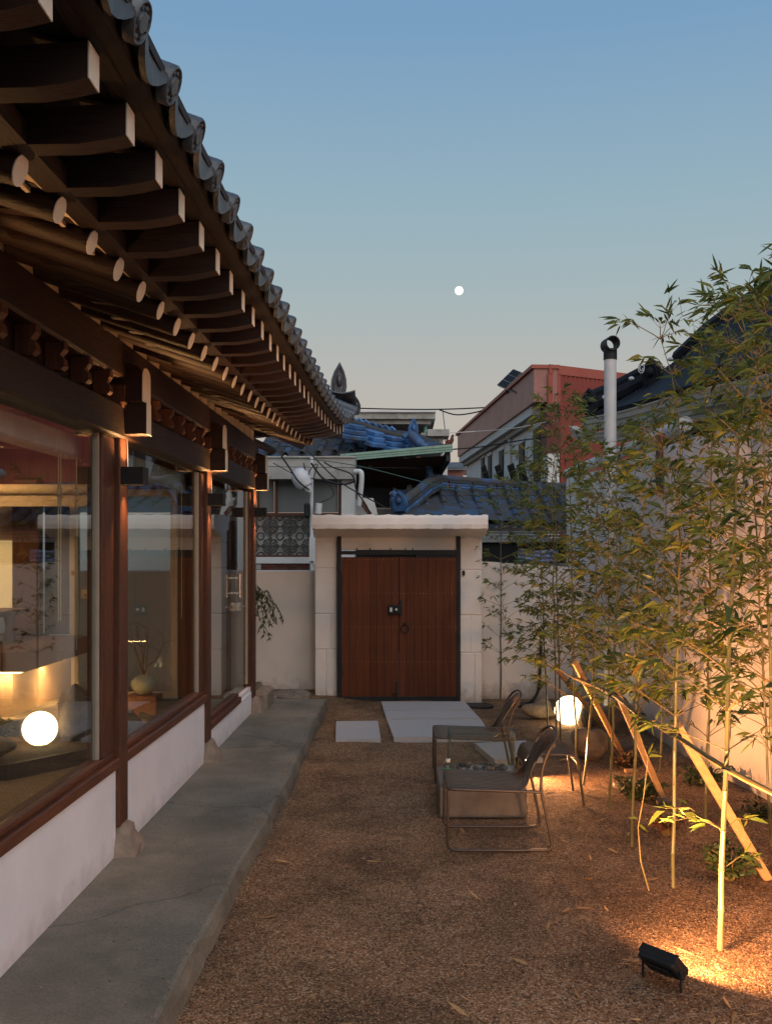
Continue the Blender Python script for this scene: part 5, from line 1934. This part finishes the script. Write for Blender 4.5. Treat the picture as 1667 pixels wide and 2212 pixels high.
# long descending blue ridge: three courses
rpx = [(745, 906), (780, 915), (820, 930), (860, 940), (893, 945)]
for i in range(3):
    for (a, b) in zip(rpx[:-1], rpx[1:]):
        A_, B_ = P(a[0], a[1] + 12 + i * 11.5, 15.9 - .1 * i), P(b[0], b[1] + 10 + i * 11.5, 15.5 - .1 * i)
        for s_ in range(2):
            p, q = A_.lerp(B_, (s_ + .01) / 2), A_.lerp(B_, (s_ + .98) / 2)
            MB().beam(p, q, .18 + .04 * i, .072, c=.012).build('ridge_tile', BLUET, ra)
MB().tube([P(a, b + 2, 15.9) for a, b in rpx], .05, 10).build('ridge_cap', BLUED, ra, smooth=True)
fin = finial('ridge_finial', BLUET, P(893, 948, 15.35), .30, .15, .07, ra, (.25, -1, 0))
gg = MB()
gg.tube(smooth_path([P(872, 945, 15.3), P(885, 938, 15.3), P(897, 950, 15.25), P(912, 962, 15.2), P(924, 966, 15.2)], 4), [.05] * 4 + [.07] * 4 + [.075] * 4 + [.05] * 4 + [.02], 10)
gg.build('ridge_snout', BLUET, ra, smooth=True)
# more broken tiles on the crest (wavy row)
for k in range(8):
    p = P(748 + k * 14, 905 + k * 3.6, 16.1)
    MB().tube([p + Vector((-.05, 0, .0)), p + Vector((.0, 0, .05)), p + Vector((.05, 0, .0))], .03, 6).build('crest_tile', BLUET, ra, smooth=True)
# gutter
gt = MB()
A0, A1 = P(737, 984, 15.0), P(976, 963, 14.6)
for (dz, w_, h2) in ((0, .09, .035), (-.036, .07, .03), (-.067, .055, .035)):
    gt.beam(A0 + Vector((0, 0, dz)), A1 + Vector((0, 0, dz)), w_, h2)
gt.build('gutter', GREEN, ra)
# shaded underside: sloping soffit, and a wall coloured black for its shade
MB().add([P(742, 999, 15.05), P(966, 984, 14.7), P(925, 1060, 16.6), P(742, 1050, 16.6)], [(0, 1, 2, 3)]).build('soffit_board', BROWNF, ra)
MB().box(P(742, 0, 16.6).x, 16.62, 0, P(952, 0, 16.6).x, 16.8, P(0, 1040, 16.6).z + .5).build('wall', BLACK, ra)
MB().beam(P(968, 984, 14.65), P(925, 1058, 16.5), .06, .16).build('barge_board', BLACK, ra)
for k in range(5):
    a_ = P(800 + k * 26, 1003 - k * 3, 15.2)
    MB().beam(a_, a_ + Vector((-.05, 1.2, -.22)), .07, .07).build('rafter', BROWNF, ra)
MB().prism([P(905, 1048, 15.9), P(930, 1050, 15.9), P(890, 1098, 15.9), P(882, 1098, 15.9)], (0, .03, 0)).build('torn_board', DIRTYW, ra)
MB().sphere(P(848, 1066, 15.9), (.05, .02, .04), 10, 6).build('hanging_shade', DIRTYW, ra, smooth=True)
# rooster ornament
rs = thing('rooster_ornament', P(968, 963, 14.6), 'rusty red bird shaped metal ornament on the gutter corner', 'ornament')
sil = [(958, 962), (962, 955), (959, 950), (963, 952), (966, 948), (970, 951), (973, 946), (974, 941), (978, 938), (981, 941), (979, 944), (980, 952), (976, 960), (972, 963)]
MB().prism([P(a, b, 14.6) for a, b in sil], (0, .02, 0)).build('bird_shape', RUSTY, rs)

# flat roofed building with turquoise column and stone pier
fb_ = thing('flat_roof_building', (.2, 19, 0), 'flat roofed pale building with turquoise column behind the blue roofs', 'building')
Yf = 18.5
panel('roof_slab', DIRTYW, 690, 891, 940, 905, Yf, 2.5, fb_)
panel('roof_edge', PALEW, 775, 886, 941, 890.5, Yf - .05, 2.6, fb_)
panel('under_slab', DIRTYW, 690, 905.5, 930, 916, Yf + .1, 2.2, fb_)
a = P(918.5, 917, Yf + .3)
MB().tube([(a.x, Yf + .3, 1.5), a], .03, 12).build('turquoise_column', TURQ, fb_, smooth=True)
panel('wall', FROST, 690, 916.5, 912, 1010, Yf + 1.6, .2, fb_)
panel('pier_cap', DIRTYW, 923, 927, 970, 942, Yf - .1, .6, fb_)
pc = panel('pier_mortar', DIRTYW, 909, 935, 957, 1010, Yf + .05, .4, fb_)
rs2 = random.Random(8)
for r_ in range(6):
    for c_i in range(5):
        cx_, cy_ = 913 + c_i * 10 + (4 if r_ % 2 else 0), 941 + r_ * 9
        if cx_ > 955: continue
        c1 = P(cx_ + rs2.uniform(-1, 1), cy_ + rs2.uniform(-1, 1), Yf + .04)
        MB().sphere(c1, (.036 * rs2.uniform(.8, 1.1), .03, .033 * rs2.uniform(.8, 1.1)), 7, 5).build('pier_stone', PIERS, fb_)
panel('pink_pier', PALEW, 955, 989, 966, 1060, Yf + .2, .3, fb_)

# distant small house, hill
dh = thing('distant_house', (3, 60, 0), 'small distant brick house with a ribbed grey roof', 'house')
a = P(966, 1012, 60); b = P(1004, 1100, 60)
MB().box(a.x, 60, 0, b.x, 66, a.z).build('wall', mat('distant_red_wall', (.30, .13, .11), None, 2, .9, 0), dh)
rf = MB()
a = P(965, 991, 60.2); b = P(1006, 1012, 59.8)
rf.add([(a.x, 63, a.z), (b.x, 63, a.z), (b.x, 59.6, b.z), (a.x, 59.6, b.z)], [(0, 1, 2, 3)])
rf.box(a.x, 59.55, b.z - .1, b.x, 59.65, b.z)
for k in range(14):
    x = a.x + (b.x - a.x) * (k + .5) / 14
    rf.beam((x, 59.6, b.z + .03), (x, 63, a.z + .03), .05, .06)
rf.build('roof', mat('grey_metal_roof', (.16, .18, .20), None, 2, .7, 0), dh)
MB().box(*P(1000, 1060, 58), *(P(1022, 1027, 58) + Vector((0, 3, 0)))).build('distant_shed', PALEW, label='tiny pale shed roof beyond the tiled ridge', cat='shed')
hm = MB()
rh = random.Random(1)
def hf(u, v):
    x = -60 + 320 * u
    y = 260 + 120 * v
    top_ = 27 * math.exp(-((x - 24) / 46) ** 2) + 6
    return Vector((x, y, -2 + top_ * math.sin(PI * min(1, v * 1.2 + .0) / 2 * 1) + 1.0 * math.sin(x * .9) * v + .6 * math.sin(x * 2.3 + 1) * v))
hm.grid(hf, 260, 8)
hm.build('hill', HILLM, kind='structure', smooth=False)

# ================================================================== RED BUILDING
red = thing('red_building', (4.2, 25, 0), 'white and red two storey building with ribbed red cladding', 'building')
Yc = 22.0
cx_ = P(1183, 0, Yc).x
dl_ = Vector((-.077, 1, 0))            # direction of the left face
ztop = P(0, 790, Yc).z
fe = Vector((cx_, Yc, 0)) + dl_ * 12.6
re_ = P(1400, 0, 23.5)
def at_l(d_, z):
    p = Vector((cx_, Yc, 0)) + dl_ * d_
    return Vector((p.x, p.y, z))
zpb = P(0, 868, Yc).z
# body
nrm = Vector((-1, -.077, 0)).normalized()
def lf_box(name, m, d0, d1, z0, z1, out0, out1):
    vs = []
    for d_ in (d0, d1):
        for o_ in (out0, out1):
            for z in (z0, z1):
                vs.append(at_l(d_, z) + nrm * o_)
    return MB().add(vs, [(0, 1, 3, 2), (4, 6, 7, 5), (0, 4, 5, 1), (2, 3, 7, 6), (0, 2, 6, 4), (1, 5, 7, 3)]).build(name, m, red)


lf_box('banner_parapet', PINKP, 0.02, 12.6, zpb, ztop - .06, -.2, .30)
lf_box('coping', REDF, -.02, 12.7, ztop - .06, ztop + .02, -.25, .36)
lf_box('soffit', PALEW, .6, 12.7, zpb - .20, zpb - .003, -.2, .24)
lf_box('soffit_trim', DIRTYW, .6, 12.7, zpb - .32, zpb - .203, -.2, .12)
lf_box('white_wall', PALEW, 0.6, 12.6, -.1, zpb - .323, -.25, -.002)
rd = Vector((re_.x - cx_, 1.5, 0)).normalized()
def at_r(d_, z, out=0):
    n_ = Vector((rd.y, -rd.x, 0))
    p = Vector((cx_, Yc, 0)) + rd * d_ + n_ * out
    return Vector((p.x, p.y, z))
LR = 5.0
cvs, cfs = [], []
NR = 150
for k in range(NR + 1):
    d_ = .32 + (LR - .32) * k / NR
    o_ = (.0, .025, .025, .0)[k % 4]
    for z in (-.1, ztop - .16 - .035 * d_ * 0):
        cvs.append(at_r(d_, z, o_))
for k in range(NR):
    cfs.append((2 * k, 2 * k + 1, 2 * k + 3, 2 * k + 2))
MB().add(cvs, cfs).build('ribbed_cladding', REDC, red)
vs = [at_r(0, ztop - .17, .04), at_r(LR, ztop - .17, .04), at_r(LR, ztop + .03, .04), at_r(0, ztop + .03, .04)]
MB().prism(vs, (0, .35, 0)).build('red_fascia', REDF, red)
vs = [at_r(-.02, zpb - .05, .03), at_r(.32, zpb - .05, .03), at_r(.32, ztop - .171, .03), at_r(-.02, ztop - .171, .03)]
MB().prism(vs, (0, .3, 0)).build('corner_trim', REDF, red)
lf_box('dark_red_return', mat('dark_red', (.14, .03, .025), None, 3, .7, 0), -.0, .58, zpb - 1.1, zpb - .05, -.25, .03)
lf_box('white_pier', PALEW, .02, .58, -.1, zpb - 1.103, -.25, .0)
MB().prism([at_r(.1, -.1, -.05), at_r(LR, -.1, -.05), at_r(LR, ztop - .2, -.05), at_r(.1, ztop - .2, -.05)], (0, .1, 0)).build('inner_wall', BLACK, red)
# windows on the left face
for (px, y0_, y1_, wd) in ((1160, 925, 1030, .75), (1127, 958, 1035, .70), (1083, 974, 1035, .70), (1058, 985, 1035, .65), (1043, 990, 1030, .6)):
    # distance along the face whose picture column is px
    t_ = (cx_ - (px - CX) / F * Yc) / ((px - CX) / F + .077)
    z1_ = H + (CY - y0_) * (Yc + t_) / F
    z0_ = H + (CY - y1_) * (Yc + t_) / F - .3
    w_ = lf_box('window', BLACK, t_ - wd / 2, t_ + wd / 2, z0_, z1_, -.05, .02)
    lf_box('window_sash', mat('dark_glazing', (.03, .04, .045), None, 3, .6, 0, spec=.1) if px == 1160 else bpy.data.materials['dark_glazing'], t_ - wd / 2 + .05, t_ - .03, z0_ + .05, z1_ - .05, .021, .03)
    lf_box('window_lintel', PALEW, t_ - wd / 2 - .08, t_ + wd / 2 + .08, z1_ + .002, z1_ + .10, -.05, .04)
# downpipe, window grilles
t_ = (cx_ - (1105 - CX) / F * Yc) / ((1105 - CX) / F + .077)
MB().tube([at_l(t_, .5) + nrm * .06, at_l(t_, zpb - .33) + nrm * .06], .045, 8).build('downpipe', PIPEW, red, smooth=True)
for px in (1150, 1128, 1098, 1066):
    t_ = (cx_ - (px - CX) / F * Yc) / ((px - CX) / F + .077)
    z_ = H + (CY - 1030) * (Yc + t_) / F
    gr_ = MB()
    for k in range(6):
        p = at_l(t_ - .35 + k * .14, z_ - .25) + nrm * .15
        gr_.tube([p, p + nrm * .15 + Vector((0, 0, .55))], .018, 5)
    p, q = at_l(t_ - .38, z_ + .12) + nrm * .25, at_l(t_ + .38, z_ + .12) + nrm * .25
    gr_.tube([p, q], .02, 5)
    gr_.build('window_grille', BLACK, red)
# solar panel
so = thing('solar_panel', P(1110, 850, 25), 'tilted dark solar panel on the roof of the red building', 'solar panel')
qd = [P(1073, 831, 26.5), P(1108, 797, 27.2), P(1146, 812, 24.6), P(1112, 848, 24.0)]
A_, B_, C_, D_ = qd
nn_ = (B_ - A_).cross(D_ - A_).normalized() * .04
MB().prism([A_, B_, C_, D_], nn_).build('backing_frame', DIRTYW, so)
for i in range(3):
    for j in range(2):
        f = lambda u, v: (A_.lerp(B_, u)).lerp(D_.lerp(C_, u), v) - nn_.normalized() * .003
        u0, u1, v0, v1 = i / 3 + .012, (i + 1) / 3 - .012, j / 2 + .012, (j + 1) / 2 - .012
        for s_ in (-1, 1):
            off = nn_ * (0 if s_ < 0 else 1) + nn_.normalized() * (.006 if s_ > 0 else 0)
            MB().prism([f(u0, v0) + off, f(u1, v0) + off, f(u1, v1) + off, f(u0, v1) + off], nn_.normalized() * (.002)).build('cell_panel', SOLAR, so)
MB().tube([P(1092, 850, 25.3), P(1130, 818, 25.2)], .05, 6).tube([P(1094, 846, 25), at_l(3.4, ztop)], .05, 6).build('support_bar', BLACK, so)

# ================================================================== BLACK ROOF HOUSE, RIGHT
bh_ = thing('black_roof_house', (3.2, 10, 0), 'neighbour house with steep black tiled roof above the side wall', 'house')
eav = [(P(1262, 900, 12.3)), P(1335, 887, 11.2), P(1400, 869, 10.0), P(1470, 848, 9.0), P(1560, 826, 8.0), P(1700, 795, 7.0), P(2000, 720, 5.6)]
rdg = [P(1275, 886, 12.5), P(1390, 828, 12.2), P(1465, 782, 12.0), P(1530, 722, 11.2), P(1600, 672, 10.4), P(1720, 600, 9.6), P(2000, 480, 8.2)]
se, sr = smooth_path(eav, 4), smooth_path(rdg, 4)
m_ = MB()
nk = len(se)
vs = []
for a, b in zip(se, sr):
    for k in range(9):
        vs.append(a.lerp(b, k / 8) + Vector((0, 0, -.05 * math.sin(PI * k / 8))))
fs = [(i * 9 + k, (i + 1) * 9 + k, (i + 1) * 9 + k + 1, i * 9 + k + 1) for i in range(nk - 1) for k in range(8)]
m_.add(vs, fs).build('roof_deck', BLACKT, bh_, smooth=True)
# tile rows as ribs running up the slope
for i in range(1, nk * 3 - 3):
    u = i / (nk * 3 - 3) * (nk - 1)
    k = int(u); f_ = u - k
    if k + 1 >= nk: break
    a, b = se[k].lerp(se[k + 1], f_), sr[k].lerp(sr[k + 1], f_)
    path = [a.lerp(b, q / 5) + Vector((0, 0, -.05 * math.sin(PI * q / 5) + .015)) for q in range(6)]
    MB().tube(path, .03, 6).build('cap_tile_row', BLACKT, bh_, smooth=True)
MB().tube([p + Vector((0, 0, .05)) for p in smooth_path([P(1273, 886, 12.2), P(1330, 862, 12.1), P(1400, 826, 11.9)], 4)], .09, 8).tube([p + Vector((0, 0, .17)) for p in smooth_path([P(1273, 886, 12.2), P(1330, 862, 12.1), P(1400, 826, 11.9)], 4)], .06, 8).build('hip_ridge', BLACKT, bh_, smooth=True)
MB().tube([p + Vector((0, 0, .05)) for p in rdg[2:]], .09, 8).build('main_ridge', BLACKT, bh_, smooth=True)
finial('ridge_finial', BLACKT, P(1272, 892, 12.0), .28, .21, .07, bh_, (-.5, -1, 0))
f2 = finial('ridge_finial', BLACKT, P(1405, 836, 11.6), .32, .24, .08, bh_, (-.9, -1, 0))
for (px, py) in ((1306, 858), (1363, 818), (1425, 790), (1447, 776)):
    MB().sphere(P(px, py, 11.7), (.035, .035, .025), 8, 6).build('mortar_plug', PLASTIC, bh_, smooth=True)
MB().tube([P(1384 + 6.5 * math.cos(t), 795 + 11 * math.sin(t), 11.42) for t in np.linspace(0, 2 * PI, 16)], .006, 5).tube([P(1384 + 3.5 * math.cos(t), 795 + 6 * math.sin(t), 11.41) for t in np.linspace(0, 5, 12)], .007, 5).build('emblem', PLASTIC, bh_)
# two stepped cream gutters
def gutter(px, name, d=.0, h=.11):
    mm = MB()
    pts = smooth_path(px, 4)
    sec = [(0, 0), (-.05, 0), (-.05, -.015), (-.035, -.03), (-.035, -h * .5), (-.015, -h * .6), (-.015, -h), (.05, -h), (.05, 0)]
    vs, k = [], len(sec)
    for i, p in enumerate(pts):
        t = (pts[min(i + 1, len(pts) - 1)] - pts[max(i - 1, 0)]).normalized()
        s_ = Vector((t.y, -t.x, 0)).normalized() * (1 if t.y < 0 else -1)
        s_ = Vector((-abs(s_.x), s_.y if s_.x < 0 else -s_.y, 0))
        for a, b in sec:
            vs.append(p - s_ * a + Vector((0, 0, b)))
    fs = [(i * k + j, i * k + (j + 1) % k, (i + 1) * k + (j + 1) % k, (i + 1) * k + j) for i in range(len(pts) - 1) for j in range(k)]
    mm.add(vs, fs + [tuple(range(k)), tuple((len(pts) - 1) * k + j for j in range(k))])
    return mm.build(name, CREAMG, bh_)


gutter([p + Vector((0, 0, -.02)) for p in eav], 'gutter', h=.15)
low = [P(1237, 920, 11.8), P(1262, 932, 11.5), P(1320, 930, 10.8), P(1390, 912, 10.0), P(1450, 893, 9.2), P(1560, 866, 8.2), P(1700, 830, 7.2)]
gutter(low, 'lower_gutter', h=.12)
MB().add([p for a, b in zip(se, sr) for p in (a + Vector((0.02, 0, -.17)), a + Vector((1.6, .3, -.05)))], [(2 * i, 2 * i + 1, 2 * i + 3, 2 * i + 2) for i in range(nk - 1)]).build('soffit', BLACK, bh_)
MB().box(3.0, 5.5, 0, 6, 13, 3.0).build('wall', WALLP, bh_)
# lean-to gutter pipe and teal tile edge just over the side wall
ln = thing('lean_to_eave', (2.35, 10.5, 2.5), 'grey round gutter with small teal tile ends above the side wall', 'eave')
gp_ = [P(1226, 1024, 12.6), P(1300, 993, 11.2), P(1409, 947, 9.3), P(1480, 915, 8.4)]
MB().tube(smooth_path(gp_, 5), .062, 14).build('gutter_pipe', PIPEW, ln, smooth=True)
sg = smooth_path(gp_, 9)
for i, p in enumerate(sg):
    MB().box(p.x + .03, p.y - .06, p.z - .155, p.x + .12, p.y + .06, p.z - .10, c=.01).build('tile_end', mat('teal_tile', (.05, .19, .27), None, 8, .5, 0) if i == 0 else bpy.data.materials['teal_tile'], ln)
MB().add([q for p in sg for q in (p + Vector((.10, 0, -.06)), p + Vector((1.0, .2, .10)))], [(2 * i, 2 * i + 1, 2 * i + 3, 2 * i + 2) for i in range(len(sg) - 1)]).build('roof_sheet', BLACKT, ln)

# ================================================================== CABLES
def cable(pts, r_, label, m=CABLE):
    pts = [P(*p) for p in pts]
    MB().tube(smooth_path(pts, 6), r_, 5).build('cable', m, label=label, cat='cable')


cable([(540, 985, 13.2), (580, 989, 13.2), (670, 992, 13.2), (780, 1008, 13), (900, 1038, 12.6), (1040, 1072, 12)], .006, 'thin green cable crossing over the gate canopy to the right', CABLEG)
cable([(552, 1007, 13.3), (640, 1009, 13.3), (800, 1010, 14), (1000, 1013, 16)], .004, 'thin level cable across the white parapet')
cable([(608, 985, 13.2), (625, 1010, 13.2), (645, 1040, 13.2), (668, 1058, 13.2)], .012, 'thick black cable dropping left of the street lamp')
cable([(668, 976, 13.2), (690, 1000, 13.2), (740, 1045, 13.2), (830, 1095, 13.4)], .009, 'black cable slanting from the pole to the railing')
cable([(672, 1000, 13.3), (700, 1035, 13.3), (740, 1046, 13.3), (765, 1040, 13.3)], .014, 'bundled black cable sagging along the parapet')
cable([(656, 1000, 13.35), (664, 1030, 13.35), (672, 1012, 13.35), (686, 1003, 13.35), (676, 1036, 13.35)], .007, 'tangled black cable loops around the pole head')
cable([(700, 998, 13.35), (720, 1010, 13.35), (755, 1022, 13.35), (765, 1036, 13.35), (770, 1060, 13.4), (790, 1090, 13.4), (800, 1112, 13.4)], .010, 'black cable running down beside the rain pipe')
cable([(590, 1000, 13.3), (640, 1026, 13.35), (700, 1040, 13.35), (720, 1070, 13.4), (680, 1090, 13.4)], .006, 'thin dark cable sagging under the parapet')
cable([(700, 880, 30), (860, 884, 30), (960, 884, 30), (1058, 880, 30)], .02, 'upper overhead cable meeting the red building')
cable([(948, 885, 29), (985, 896, 29), (1030, 890, 29), (1050, 882, 29)], .02, 'slack overhead cable loop beside the red building')
cable([(920, 937, 20), (1010, 933, 22), (1110, 925, 21), (1195, 908, 20)], .008, 'pale thin cable crossing in front of the white wall', PALEW)
cable([(972, 971, 20), (1040, 965, 21), (1120, 952, 20), (1210, 940, 19)], .014, 'dark cable running from the bird ornament to the red building')
cable([(956, 888, 25), (958, 905, 24), (961, 930, 22)], .010, 'thin vertical cable above the stone pier')

# moon
mo = MB().sphere(P(991, 628, 900), 9.2 * 900 / F, 32, 20).build('moon', MOONM, smooth=True, label='small bright gibbous moon in the clear dusk sky', cat='moon')
